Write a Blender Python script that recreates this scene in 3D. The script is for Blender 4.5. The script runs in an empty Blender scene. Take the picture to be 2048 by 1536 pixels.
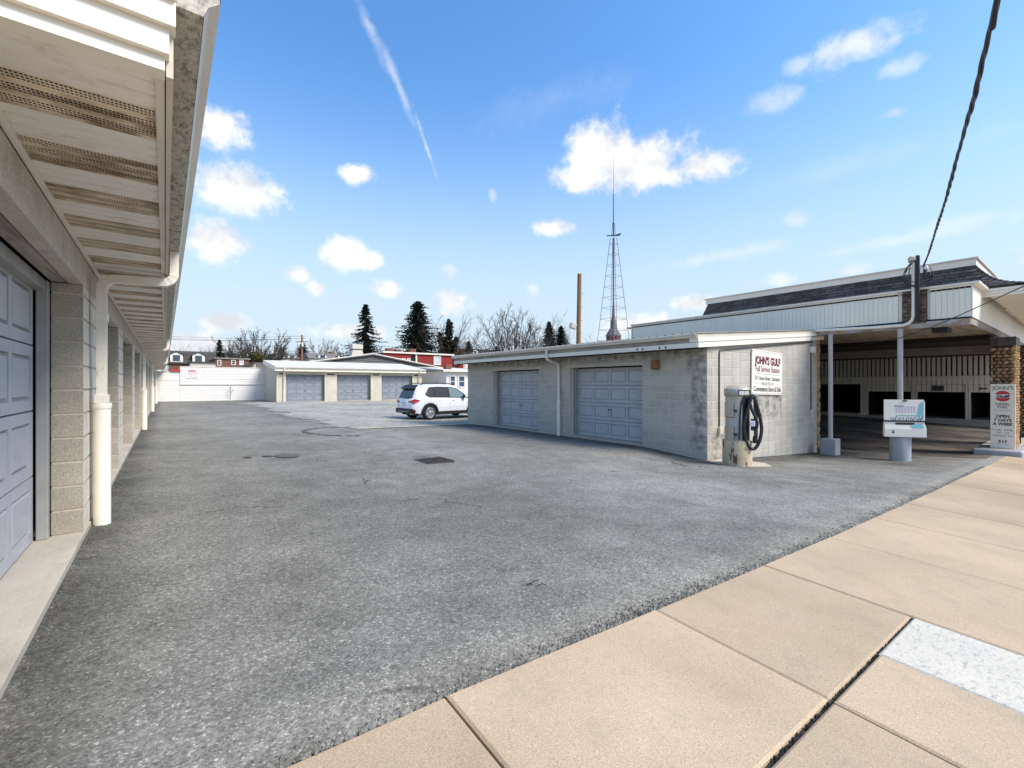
import bpy, bmesh, math, random
from mathutils import Matrix, Vector, noise as mnoise
random.seed(7)
SC = bpy.context.scene
COL = SC.collection
R = math.radians
EYE = 1.40                       # camera height above the datum
F = 905.0; CX, CY = 1024.0, 768.0
YAW = math.atan(694.0 / F)
SN, CS = math.sin(YAW), math.cos(YAW)

# ------------------------------------------------------------------ camera
cam = bpy.data.cameras.new('camera'); camo = bpy.data.objects.new('camera', cam); COL.objects.link(camo)
camo.location = (0, 0, EYE); camo.rotation_euler = (R(90), 0, -YAW)
cam.sensor_width = 36.0; cam.lens = 36.0 * F / 2048.0; cam.clip_start = 0.05; cam.clip_end = 3000
SC.camera = camo

# ------------------------------------------------------------------ light and exposure
SUN_AZ, SUN_EL = R(148), R(47)      # azimuth clockwise from +Y
sd = Vector((math.sin(SUN_AZ) * math.cos(SUN_EL), math.cos(SUN_AZ) * math.cos(SUN_EL), math.sin(SUN_EL)))
sun = bpy.data.lights.new('sun', 'SUN'); suno = bpy.data.objects.new('sun', sun); COL.objects.link(suno)
sun.energy = 2.0; sun.angle = R(24); sun.color = (1.0, 0.96, 0.90)
suno.rotation_euler = (-sd).to_track_quat('-Z', 'Y').to_euler(); suno.location = sd * 60
SC.view_settings.view_transform = 'Standard'; SC.view_settings.look = 'None'
SC.view_settings.exposure = 1.12; SC.view_settings.gamma = 1.0
SC.cycles.max_bounces = 6; SC.cycles.transparent_max_bounces = 6

def ray(px, py):
    u = (px - CX) / F; v = (CY - py) / F
    return Vector((SN + u * CS, CS - u * SN, v))
def at(px, py, Y=None, X=None, z=None):
    d = ray(px, py)
    k = Y / d.y if Y is not None else (X / d.x if X is not None else (z - EYE) / d.z)
    return Vector((d.x * k, d.y * k, d.z * k + EYE))

# ------------------------------------------------------------------ sky
W = bpy.data.worlds.new('World'); SC.world = W; W.use_nodes = True
def build_world():
    nt = W.node_tree; N = nt.nodes; L = nt.links
    N.clear()
    out = N.new('ShaderNodeOutputWorld'); bg = N.new('ShaderNodeBackground'); L.new(bg.outputs[0], out.inputs[0])
    sky = N.new('ShaderNodeTexSky'); sky.sky_type = 'NISHITA'; sky.sun_disc = False
    sky.sun_elevation = SUN_EL; sky.sun_rotation = SUN_AZ; sky.air_density = 1.0; sky.dust_density = 0.6; sky.ozone_density = 1.6
    bg.inputs[1].default_value = 0.12
    tc = N.new('ShaderNodeTexCoord')
    def M(op, a, b=None, c=None):
        n = N.new('ShaderNodeMath'); n.operation = op
        for i, v in enumerate((a, b, c)):
            if v is None: continue
            if isinstance(v, (int, float)): n.inputs[i].default_value = v
            else: L.new(v, n.inputs[i])
        return n.outputs[0]
    def VM(op, a, b):
        n = N.new('ShaderNodeVectorMath'); n.operation = op
        for i, v in enumerate((a, b)):
            if v is None: continue
            if isinstance(v, (tuple, Vector)): n.inputs[i].default_value = tuple(v)
            else: L.new(v, n.inputs[i])
        return n.outputs['Value'] if op in ('DOT_PRODUCT', 'LENGTH') else n.outputs[0]
    D = tc.outputs['Generated']
    nz = N.new('ShaderNodeTexNoise'); nz.inputs['Scale'].default_value = 9; nz.inputs['Detail'].default_value = 5; nz.inputs['Roughness'].default_value = 0.62
    L.new(D, nz.inputs['Vector'])
    nf = M('SUBTRACT', nz.outputs['Fac'], 0.5)
    nz2 = N.new('ShaderNodeTexNoise'); nz2.inputs['Scale'].default_value = 40; nz2.inputs['Detail'].default_value = 4; nz2.inputs['Roughness'].default_value = 0.65
    L.new(D, nz2.inputs['Vector'])
    nf2 = M('SUBTRACT', nz2.outputs['Fac'], 0.5)
    groups = {}                                           # (strength, softness, ragged) -> smallest normalised distance
    def cloud(d0, rx, ry, rot, strength, amp=1.35, soft=0.7):
        d0 = d0.normalized(); r = d0.cross(Vector((0, 0, 1))).normalized(); u = r.cross(d0)
        ax = r * math.cos(rot) + u * math.sin(rot); ay = u * math.cos(rot) - r * math.sin(rot)
        mp = N.new('ShaderNodeMapping'); mp.vector_type = 'TEXTURE'; L.new(D, mp.inputs[0])
        mp.inputs[1].default_value = d0; mp.inputs[2].default_value = Matrix((ax, ay, ax.cross(ay))).transposed().to_euler(); mp.inputs[3].default_value = (rx, ry, 0.5)
        q = VM('LENGTH', mp.outputs[0], None); k = (strength, soft, amp)
        groups[k] = q if k not in groups else M('MINIMUM', groups[k], q)
    def pc(px, py, rx, ry, strength=1.0, rot=0.0, **k):
        d = ray(px, py); g = 1.0 / d.length
        cloud(d, 0.86 * rx / F * g, 0.86 * ry / F * g, rot, strength, **k)
    for c in ((1190, 302, 95, 84), (1280, 325, 160, 70), (1385, 338, 125, 46), (1170, 350, 92, 42), (1330, 350, 120, 34),
              (440, 255, 75, 65), (475, 375, 120, 68), (432, 482, 80, 58), (708, 348, 48, 28), (695, 505, 66, 46), (745, 520, 35, 28),
              (595, 548, 40, 25), (632, 577, 32, 22), (775, 578, 48, 25), (1105, 456, 62, 27), (900, 606, 60, 36), (452, 645, 60, 34), (380, 690, 120, 40), (700, 665, 110, 26),
              (1270, 650, 110, 42), (1395, 606, 70, 24)):
        pc(*c)
    for c in ((1700, 95, 130, 55, 0.72), (1810, 130, 60, 30, 0.45), (1605, 125, 50, 30, 0.45)):
        pc(*c, soft=0.9)
    for c in ((1550, 203, 75, 32, 0.45), (1597, 437, 46, 30, 0.45), (1785, 228, 40, 16, 0.45), (1710, 540, 40, 18, 0.45), (1563, 560, 40, 20, 0.45), (895, 545, 26, 22, 0.45), (1065, 580, 22, 22, 0.45), (985, 390, 15, 22, 0.45)):
        pc(*c, soft=0.9)
    pc(1440, 512, 250, 22, 0.3, rot=0.09, soft=1.0); pc(1850, 470, 240, 20, 0.3, rot=0.03, soft=1.0)
    pc(1950, 440, 160, 26, 0.3, soft=1.0); pc(1100, 200, 220, 60, 0.11, rot=0.2, soft=1.0); pc(1750, 320, 320, 40, 0.11, soft=1.0)
    pc(735, 45, 105, 20, 0.42, rot=-1.05, amp=2.8, soft=1.2); pc(795, 165, 130, 12, 0.42, rot=-1.1, amp=2.6, soft=1.2); pc(850, 285, 90, 7, 0.5, rot=-1.2, amp=1.6, soft=1.1)
    rr = random.Random(4)
    for i in range(16):                                   # the same fair-weather sky goes on all round
        az = R(95 + i * 15.5 + rr.uniform(-5, 5)); el = R(rr.uniform(6, 48))
        s = rr.uniform(0.04, 0.15)
        cloud(Vector((math.sin(az) * math.cos(el), math.cos(az) * math.cos(el), math.sin(el))), s * 1.5, s * 0.6, 0, 1.0)
    dens = None
    for (strength, soft, amp), q in groups.items():
        q = M('ADD', M('SUBTRACT', 1.0, q), M('ADD', M('MULTIPLY', nf, amp), M('MULTIPLY', nf2, 1.0)))
        mr = N.new('ShaderNodeMapRange'); mr.interpolation_type = 'SMOOTHSTEP'
        L.new(q, mr.inputs[0]); mr.inputs[1].default_value = 0.0; mr.inputs[2].default_value = soft; mr.inputs[3].default_value = 0; mr.inputs[4].default_value = strength
        dens = mr.outputs[0] if dens is None else M('MAXIMUM', dens, mr.outputs[0])
    hs = N.new('ShaderNodeHueSaturation'); hs.inputs['Saturation'].default_value = 1.26; hs.inputs['Value'].default_value = 1.14
    L.new(sky.outputs[0], hs.inputs['Color'])
    # pale haze towards the horizon
    sep = N.new('ShaderNodeSeparateXYZ'); L.new(D, sep.inputs[0])
    hz = N.new('ShaderNodeMapRange'); hz.interpolation_type = 'SMOOTHERSTEP'; L.new(sep.outputs[2], hz.inputs[0])
    hz.inputs[1].default_value = 0.0; hz.inputs[2].default_value = 0.62; hz.inputs[3].default_value = 0.97; hz.inputs[4].default_value = 0.0
    mixh = N.new('ShaderNodeMix'); mixh.data_type = 'RGBA'; L.new(hz.outputs[0], mixh.inputs[0]); L.new(hs.outputs[0], mixh.inputs[6]); mixh.inputs[7].default_value = (2.6, 3.1, 3.55, 1)
    upn = N.new('ShaderNodeTexNoise'); upn.inputs['Scale'].default_value = 9; upn.inputs['Detail'].default_value = 3; upn.inputs['Roughness'].default_value = 0.55
    L.new(VM('ADD', D, (0, 0, 0.035)), upn.inputs['Vector'])
    shade = N.new('ShaderNodeMapRange'); L.new(M('SUBTRACT', nz.outputs['Fac'], upn.outputs['Fac']), shade.inputs[0]); shade.inputs[1].default_value = -0.14; shade.inputs[2].default_value = 0.06
    cc = N.new('ShaderNodeMix'); cc.data_type = 'RGBA'; L.new(shade.outputs[0], cc.inputs[0]); cc.inputs[6].default_value = (3.0, 3.12, 3.32, 1); cc.inputs[7].default_value = (4.3, 4.28, 4.22, 1)
    mixc = N.new('ShaderNodeMix'); mixc.data_type = 'RGBA'; L.new(dens, mixc.inputs[0]); L.new(mixh.outputs[2], mixc.inputs[6]); L.new(cc.outputs[2], mixc.inputs[7])
    L.new(mixc.outputs[2], bg.inputs[0])
build_world()
W.cycles.sampling_method = 'NONE'

# ------------------------------------------------------------------ materials
MATS = {}
def mat(name, col, rough=0.85, var=0.12, scale=2.0, fine=None, rnd=0.0, dirt=None, bump=None, metal=0.0, stretch=None, spec=0.3, dirt2=None, extra=None):
    """col base colour; var large scale variation; fine=(scale, amount); dirt=(colour, scale, lo, hi, stretch); bump=(scale, strength, distance)"""
    col = (min(col[0] * 1.05, 0.9), col[1], col[2] * 0.91)
    m = bpy.data.materials.new(name); m.use_nodes = True; MATS[name] = m
    nt = m.node_tree; N = nt.nodes; L = nt.links
    b = N['Principled BSDF']; b.inputs['Roughness'].default_value = rough; b.inputs['Metallic'].default_value = metal
    b.inputs['Specular IOR Level'].default_value = spec
    g = N.new('ShaderNodeNewGeometry'); P = g.outputs['Position']
    def noise(scale, detail=4, rough=0.6, st=None):
        v = P
        if st:
            mp = N.new('ShaderNodeMapping'); mp.inputs['Scale'].default_value = st; L.new(P, mp.inputs[0]); v = mp.outputs[0]
        n = N.new('ShaderNodeTexNoise'); n.inputs['Scale'].default_value = scale; n.inputs['Detail'].default_value = detail; n.inputs['Roughness'].default_value = rough
        L.new(v, n.inputs['Vector']); return n.outputs['Fac']
    def rng(v, a, b_, c, d, smooth=False):
        n = N.new('ShaderNodeMapRange'); L.new(v, n.inputs[0])
        for i, x in enumerate((a, b_, c, d)): n.inputs[i + 1].default_value = x
        if smooth: n.interpolation_type = 'SMOOTHSTEP'
        return n.outputs[0]
    def mul(a, b_):
        n = N.new('ShaderNodeMath'); n.operation = 'MULTIPLY'
        for i, v in enumerate((a, b_)):
            if isinstance(v, (int, float)): n.inputs[i].default_value = v
            else: L.new(v, n.inputs[i])
        return n.outputs[0]
    val = rng(noise(scale, 5, 0.6, stretch), 0.3, 0.7, 1 - var, 1 + var)
    if fine: val = mul(val, rng(noise(fine[0], 3, 0.7), 0.3, 0.7, 1 - fine[1], 1 + fine[1]))
    if rnd:
        oi = N.new('ShaderNodeObjectInfo'); a = N.new('ShaderNodeMath'); a.operation = 'ADD'
        L.new(oi.outputs['Random'], a.inputs[0]); L.new(g.outputs['Random Per Island'], a.inputs[1])
        fr = N.new('ShaderNodeMath'); fr.operation = 'FRACT'; L.new(a.outputs[0], fr.inputs[0])
        val = mul(val, rng(fr.outputs[0], 0, 1, 1 - rnd, 1 + rnd))
    vm = N.new('ShaderNodeVectorMath'); vm.operation = 'SCALE'; vm.inputs[0].default_value = col[:3]; L.new(val, vm.inputs['Scale'])
    c = vm.outputs[0]
    for dd in (dirt, dirt2):
        if dd:
            f = rng(noise(dd[1], 6, 0.68, dd[4] if len(dd) > 4 else None), dd[2], dd[3], 0, dd[5] if len(dd) > 5 else 0.85, True)
            mx = N.new('ShaderNodeMix'); mx.data_type = 'RGBA'; L.new(f, mx.inputs[0]); L.new(c, mx.inputs[6]); mx.inputs[7].default_value = (*dd[0], 1); c = mx.outputs[2]
    if extra: c = extra(nt, N, L, P, c, noise, rng, mul)
    L.new(c, b.inputs['Base Color'])
    if bump:
        bn = N.new('ShaderNodeBump'); bn.inputs['Strength'].default_value = bump[1]; bn.inputs['Distance'].default_value = bump[2]
        L.new(noise(bump[0], 4, 0.7), bn.inputs['Height']); L.new(bn.outputs[0], b.inputs['Normal'])
    return m

def box_stain_shade(boxes, colour, nscale, lo, hi, amount):
    """stain and painted shade confined to world-space boxes, its shape broken up by noise"""
    def fn(nt, N, L, P, c, noise, rng, mul):
        sep = N.new('ShaderNodeSeparateXYZ'); L.new(P, sep.inputs[0])
        tot = None
        for (x0, x1, y0, y1, z0, z1, soft) in boxes:
            f = None
            for o, a, b in ((0, x0, x1), (1, y0, y1), (2, z0, z1)):
                p = mul(rng(sep.outputs[o], a - soft, a + soft, 0, 1, True), rng(sep.outputs[o], b - soft, b + soft, 1, 0, True))
                f = p if f is None else mul(f, p)
            if tot is None: tot = f
            else:
                n = N.new('ShaderNodeMath'); n.operation = 'MAXIMUM'; L.new(tot, n.inputs[0]); L.new(f, n.inputs[1]); tot = n.outputs[0]
        f = mul(tot, rng(noise(nscale, 5, 0.65), lo, hi, 0, amount, True))
        mx = N.new('ShaderNodeMix'); mx.data_type = 'RGBA'; L.new(f, mx.inputs[0]); L.new(c, mx.inputs[6]); mx.inputs[7].default_value = (*colour, 1)
        return mx.outputs[2]
    return fn

def asphalt(name, dark, light, cell, patches=True):
    m = bpy.data.materials.new(name); m.use_nodes = True; MATS[name] = m
    nt = m.node_tree; N = nt.nodes; L = nt.links; b = N['Principled BSDF']; b.inputs['Roughness'].default_value = 0.95; b.inputs['Specular IOR Level'].default_value = 0.08
    g = N.new('ShaderNodeNewGeometry'); P = g.outputs['Position']
    vo = N.new('ShaderNodeTexVoronoi'); vo.inputs['Scale'].default_value = 1 / cell; L.new(P, vo.inputs['Vector'])
    sp = N.new('ShaderNodeSeparateColor'); L.new(vo.outputs['Color'], sp.inputs[0])
    rp = N.new('ShaderNodeValToRGB'); L.new(sp.outputs[0], rp.inputs[0])
    e = rp.color_ramp.elements; e[0].position = 0.0; e[0].color = (*[dark * x for x in (1.07, 1, 0.84)], 1); e[1].position = 1.0; e[1].color = (*[light * x for x in (1.07, 1, 0.84)], 1)
    k = e.new(0.55); mid = dark * 0.55 + light * 0.45 * 0.75; k.color = (mid * 1.06, mid, mid * 0.85, 1)
    k2 = e.new(0.9); mid2 = dark * 0.2 + light * 0.5; k2.color = (mid2 * 1.06, mid2, mid2 * 0.85, 1)
    def noise(s, d=5, r=0.6, st=None):
        v = P
        if st:
            mp = N.new('ShaderNodeMapping'); mp.inputs['Scale'].default_value = st; L.new(P, mp.inputs[0]); v = mp.outputs[0]
        n = N.new('ShaderNodeTexNoise'); n.inputs['Scale'].default_value = s; n.inputs['Detail'].default_value = d; n.inputs['Roughness'].default_value = r; L.new(v, n.inputs['Vector']); return n.outputs['Fac']
    def rng(v, a, b_, c, d):
        n = N.new('ShaderNodeMapRange'); n.interpolation_type = 'SMOOTHSTEP'; L.new(v, n.inputs[0])
        for i, x in enumerate((a, b_, c, d)): n.inputs[i + 1].default_value = x
        return n.outputs[0]
    def mul(a, b_):
        n = N.new('ShaderNodeMath'); n.operation = 'MULTIPLY'; L.new(a, n.inputs[0]); L.new(b_, n.inputs[1]); return n.outputs[0]
    v = mul(rng(noise(0.35, 6, 0.55), 0.3, 0.7, 0.82, 1.16), rng(noise(2.2, 5, 0.7), 0.3, 0.72, 0.82, 1.14))
    v = mul(v, rng(noise(30, 3, 0.7), 0.3, 0.7, 0.75, 1.22))
    if patches:
        v = mul(v, rng(noise(1.1, 6, 0.62, (0.5, 0.16, 1)), 0.60, 0.72, 1.0, 0.66))
        # margins along the walls and at the canopy are darker, broken by noise, wheel paths are polished
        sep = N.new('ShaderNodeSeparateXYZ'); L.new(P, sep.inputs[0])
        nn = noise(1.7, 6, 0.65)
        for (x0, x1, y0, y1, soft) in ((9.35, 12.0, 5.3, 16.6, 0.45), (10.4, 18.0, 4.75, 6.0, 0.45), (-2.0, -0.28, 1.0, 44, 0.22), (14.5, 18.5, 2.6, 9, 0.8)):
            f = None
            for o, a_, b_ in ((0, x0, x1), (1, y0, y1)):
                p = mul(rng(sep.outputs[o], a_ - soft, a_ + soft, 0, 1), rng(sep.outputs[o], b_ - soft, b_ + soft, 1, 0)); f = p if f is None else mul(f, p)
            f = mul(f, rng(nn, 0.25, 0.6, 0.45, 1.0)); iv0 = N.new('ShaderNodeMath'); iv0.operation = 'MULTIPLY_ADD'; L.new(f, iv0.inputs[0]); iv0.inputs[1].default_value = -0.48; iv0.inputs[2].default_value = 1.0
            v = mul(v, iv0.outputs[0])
        v = mul(v, rng(noise(0.22, 3, 0.5, (1.0, 0.22, 1)), 0.35, 0.65, 0.86, 1.12))
    if patches:
        ns = N.new('ShaderNodeTexNoise'); ns.inputs['Scale'].default_value = 1.3; ns.inputs['Detail'].default_value = 5; L.new(P, ns.inputs['Vector'])
        ad0 = N.new('ShaderNodeVectorMath'); ad0.operation = 'MULTIPLY_ADD'; L.new(ns.outputs['Color'], ad0.inputs[0]); ad0.inputs[1].default_value = (1.3, 1.3, 0); L.new(P, ad0.inputs[2])
        fl = N.new('ShaderNodeVectorMath'); fl.operation = 'MULTIPLY'; L.new(ad0.outputs[0], fl.inputs[0]); fl.inputs[1].default_value = (1, 1, 0)
        ve = N.new('ShaderNodeTexVoronoi'); ve.feature = 'DISTANCE_TO_EDGE'; ve.inputs['Scale'].default_value = 0.28; L.new(fl.outputs[0], ve.inputs['Vector'])
        ck = mul(rng(ve.outputs['Distance'], 0.0015, 0.006, 1, 0), rng(noise(0.5, 3, 0.5), 0.52, 0.60, 0, 1))
        ic = N.new('ShaderNodeMath'); ic.operation = 'MULTIPLY_ADD'; L.new(ck, ic.inputs[0]); ic.inputs[1].default_value = -0.6; ic.inputs[2].default_value = 1.0
        v = mul(v, ic.outputs[0])
    sc = N.new('ShaderNodeVectorMath'); sc.operation = 'SCALE'; L.new(rp.outputs[0], sc.inputs[0]); L.new(v, sc.inputs['Scale'])
    L.new(sc.outputs[0], b.inputs['Base Color'])
    v2 = N.new('ShaderNodeTexVoronoi'); v2.inputs['Scale'].default_value = 1 / cell; L.new(P, v2.inputs['Vector'])
    ad = N.new('ShaderNodeMath'); ad.operation = 'ADD'; L.new(noise(140, 3, 0.7), ad.inputs[0]); iv = N.new('ShaderNodeMath'); iv.operation = 'MULTIPLY'; iv.inputs[1].default_value = -1.2
    L.new(v2.outputs['Distance'], iv.inputs[0]); L.new(iv.outputs[0], ad.inputs[1])
    bn = N.new('ShaderNodeBump'); bn.inputs['Strength'].default_value = 0.7; bn.inputs['Distance'].default_value = cell * 0.5; L.new(ad.outputs[0], bn.inputs['Height']); L.new(bn.outputs[0], b.inputs['Normal'])
    return m

def plain(name, col, rough=0.5, metal=0.0, spec=0.5, coat=0.0):
    m = bpy.data.materials.new(name); m.use_nodes = True; MATS[name] = m; b = m.node_tree.nodes['Principled BSDF']
    b.inputs['Base Color'].default_value = (*col, 1); b.inputs['Roughness'].default_value = rough; b.inputs['Metallic'].default_value = metal; b.inputs['Specular IOR Level'].default_value = spec; b.inputs['Coat Weight'].default_value = coat
    return m

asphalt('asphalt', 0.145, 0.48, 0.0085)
asphalt('gravel', 0.24, 0.74, 0.04, False)
mat('sidewalk', (0.45, 0.35, 0.245), 0.9, 0.16, 1.3, fine=(160, 0.32), rnd=0.10, dirt=((0.25, 0.215, 0.17), 2.6, 0.48, 0.78, (1, 1, 1), 0.5), dirt2=((0.06, 0.05, 0.042), 13, 0.715, 0.745, (1, 1, 1), 0.8), bump=(180, 0.35, 0.004))
mat('white_concrete', (0.57, 0.54, 0.48), 0.9, 0.08, 2, fine=(120, 0.2), dirt=((0.20, 0.195, 0.185), 22, 0.50, 0.72, (1, 2.0, 1), 0.7), dirt2=((0.08, 0.078, 0.07), 60, 0.66, 0.72, (1, 1.6, 1), 0.8), bump=(150, 0.4, 0.004))
mat('slab_concrete', (0.47, 0.43, 0.375), 0.9, 0.14, 1.5, fine=(90, 0.12), dirt=((0.30, 0.25, 0.19), 2.2, 0.5, 0.75, (2, 0.6, 1), 0.6), bump=(120, 0.3, 0.004))
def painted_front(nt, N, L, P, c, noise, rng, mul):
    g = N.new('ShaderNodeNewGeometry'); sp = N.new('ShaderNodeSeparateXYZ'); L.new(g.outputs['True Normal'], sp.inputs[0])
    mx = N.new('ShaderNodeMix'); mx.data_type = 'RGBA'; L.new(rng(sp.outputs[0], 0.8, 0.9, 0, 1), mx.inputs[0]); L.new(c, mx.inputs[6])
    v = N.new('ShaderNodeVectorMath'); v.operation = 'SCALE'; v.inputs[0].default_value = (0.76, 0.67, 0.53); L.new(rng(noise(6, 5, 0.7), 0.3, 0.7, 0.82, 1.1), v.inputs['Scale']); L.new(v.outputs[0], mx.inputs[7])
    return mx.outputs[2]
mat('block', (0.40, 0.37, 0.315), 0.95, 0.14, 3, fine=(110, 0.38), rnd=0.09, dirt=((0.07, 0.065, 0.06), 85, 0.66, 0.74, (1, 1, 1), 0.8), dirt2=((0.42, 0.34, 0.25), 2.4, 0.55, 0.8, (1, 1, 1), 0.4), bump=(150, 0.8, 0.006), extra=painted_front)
mat('mortar', (0.55, 0.48, 0.40), 0.95, 0.1, 4, fine=(120, 0.2))
mat('lintel', (0.54, 0.51, 0.46), 0.95, 0.18, 2.5, fine=(70, 0.25), dirt=((0.13, 0.12, 0.11), 2.5, 0.5, 0.75, (1, 1, 1), 0.6), bump=(120, 0.5, 0.004))
mat('lintel_wood', (0.36, 0.33, 0.305), 0.9, 0.25, 6, stretch=(3, 0.4, 3), fine=(50, 0.2), dirt=((0.16, 0.10, 0.075), 3, 0.52, 0.7, (3, 0.5, 3), 0.7))
mat('painted_wall', (0.62, 0.59, 0.53), 0.9, 0.1, 2, fine=(60, 0.12), dirt=((0.30, 0.27, 0.22), 2, 0.56, 0.8, (1, 1, 0.4), 0.5), bump=(90, 0.4, 0.004))
mat('door_paint', (0.45, 0.475, 0.52), 0.55, 0.07, 2, fine=(40, 0.05), dirt=((0.33, 0.34, 0.37), 3.2, 0.52, 0.75, (1, 1, 3), 0.55), dirt2=((0.30, 0.26, 0.21), 5, 0.60, 0.76, (0.6, 0.6, 3), 0.5))
mat('frame_paint', (0.33, 0.335, 0.345), 0.6, 0.12, 4, dirt=((0.12, 0.12, 0.125), 4, 0.55, 0.75, (1, 1, 0.3), 0.5))
mat('soffit', (0.82, 0.805, 0.79), 0.6, 0.07, 2, dirt=((0.40, 0.27, 0.145), 3.0, 0.52, 0.78, (2.2, 3.2, 1), 0.45))
mat('soffit_vent', (0.72, 0.63, 0.51), 0.65, 0.1, 3, dirt=((0.20, 0.115, 0.05), 2.6, 0.40, 0.64, (1.2, 2.6, 1), 0.85))
mat('white_trim', (0.82, 0.79, 0.735), 0.5, 0.05, 2, dirt=((0.42, 0.41, 0.38), 2.5, 0.60, 0.82, (1, 1, 2), 0.5))
mat('gutter_grime', (0.50, 0.475, 0.43), 0.6, 0.12, 2, fine=(60, 0.25), dirt=((0.05, 0.046, 0.042), 16, 0.44, 0.70, (2.2, 1.0, 1.5), 0.8))
mat('gutter_front', (0.68, 0.65, 0.60), 0.45, 0.1, 2, dirt=((0.24, 0.215, 0.19), 3, 0.55, 0.78, (6, 0.5, 6), 0.7))
mat('fascia_grey', (0.61, 0.575, 0.515), 0.55, 0.08, 3, dirt=((0.22, 0.22, 0.22), 4, 0.6, 0.8, (1, 0.4, 2), 0.5))
mat('pvc', (0.84, 0.81, 0.745), 0.4, 0.04, 2, dirt=((0.50, 0.40, 0.26), 5, 0.64, 0.82, (1, 1, 0.5), 0.35))
mat('downspout', (0.78, 0.75, 0.69), 0.45, 0.06, 3, dirt=((0.12, 0.085, 0.06), 9, 0.60, 0.74, (1, 1, 0.4), 0.6))
plain('dark', (0.012, 0.012, 0.012), 0.9)
plain('black', (0.02, 0.02, 0.022), 0.55)
plain('steel_dark', (0.10, 0.10, 0.105), 0.5, 0.6)
plain('rubber_seal', (0.02, 0.02, 0.02), 0.8)
plain('void', (0.004, 0.004, 0.004), 1.0, spec=0.0)
mat('rust', (0.23, 0.125, 0.07), 0.9, 0.3, 9, fine=(60, 0.3))

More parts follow.
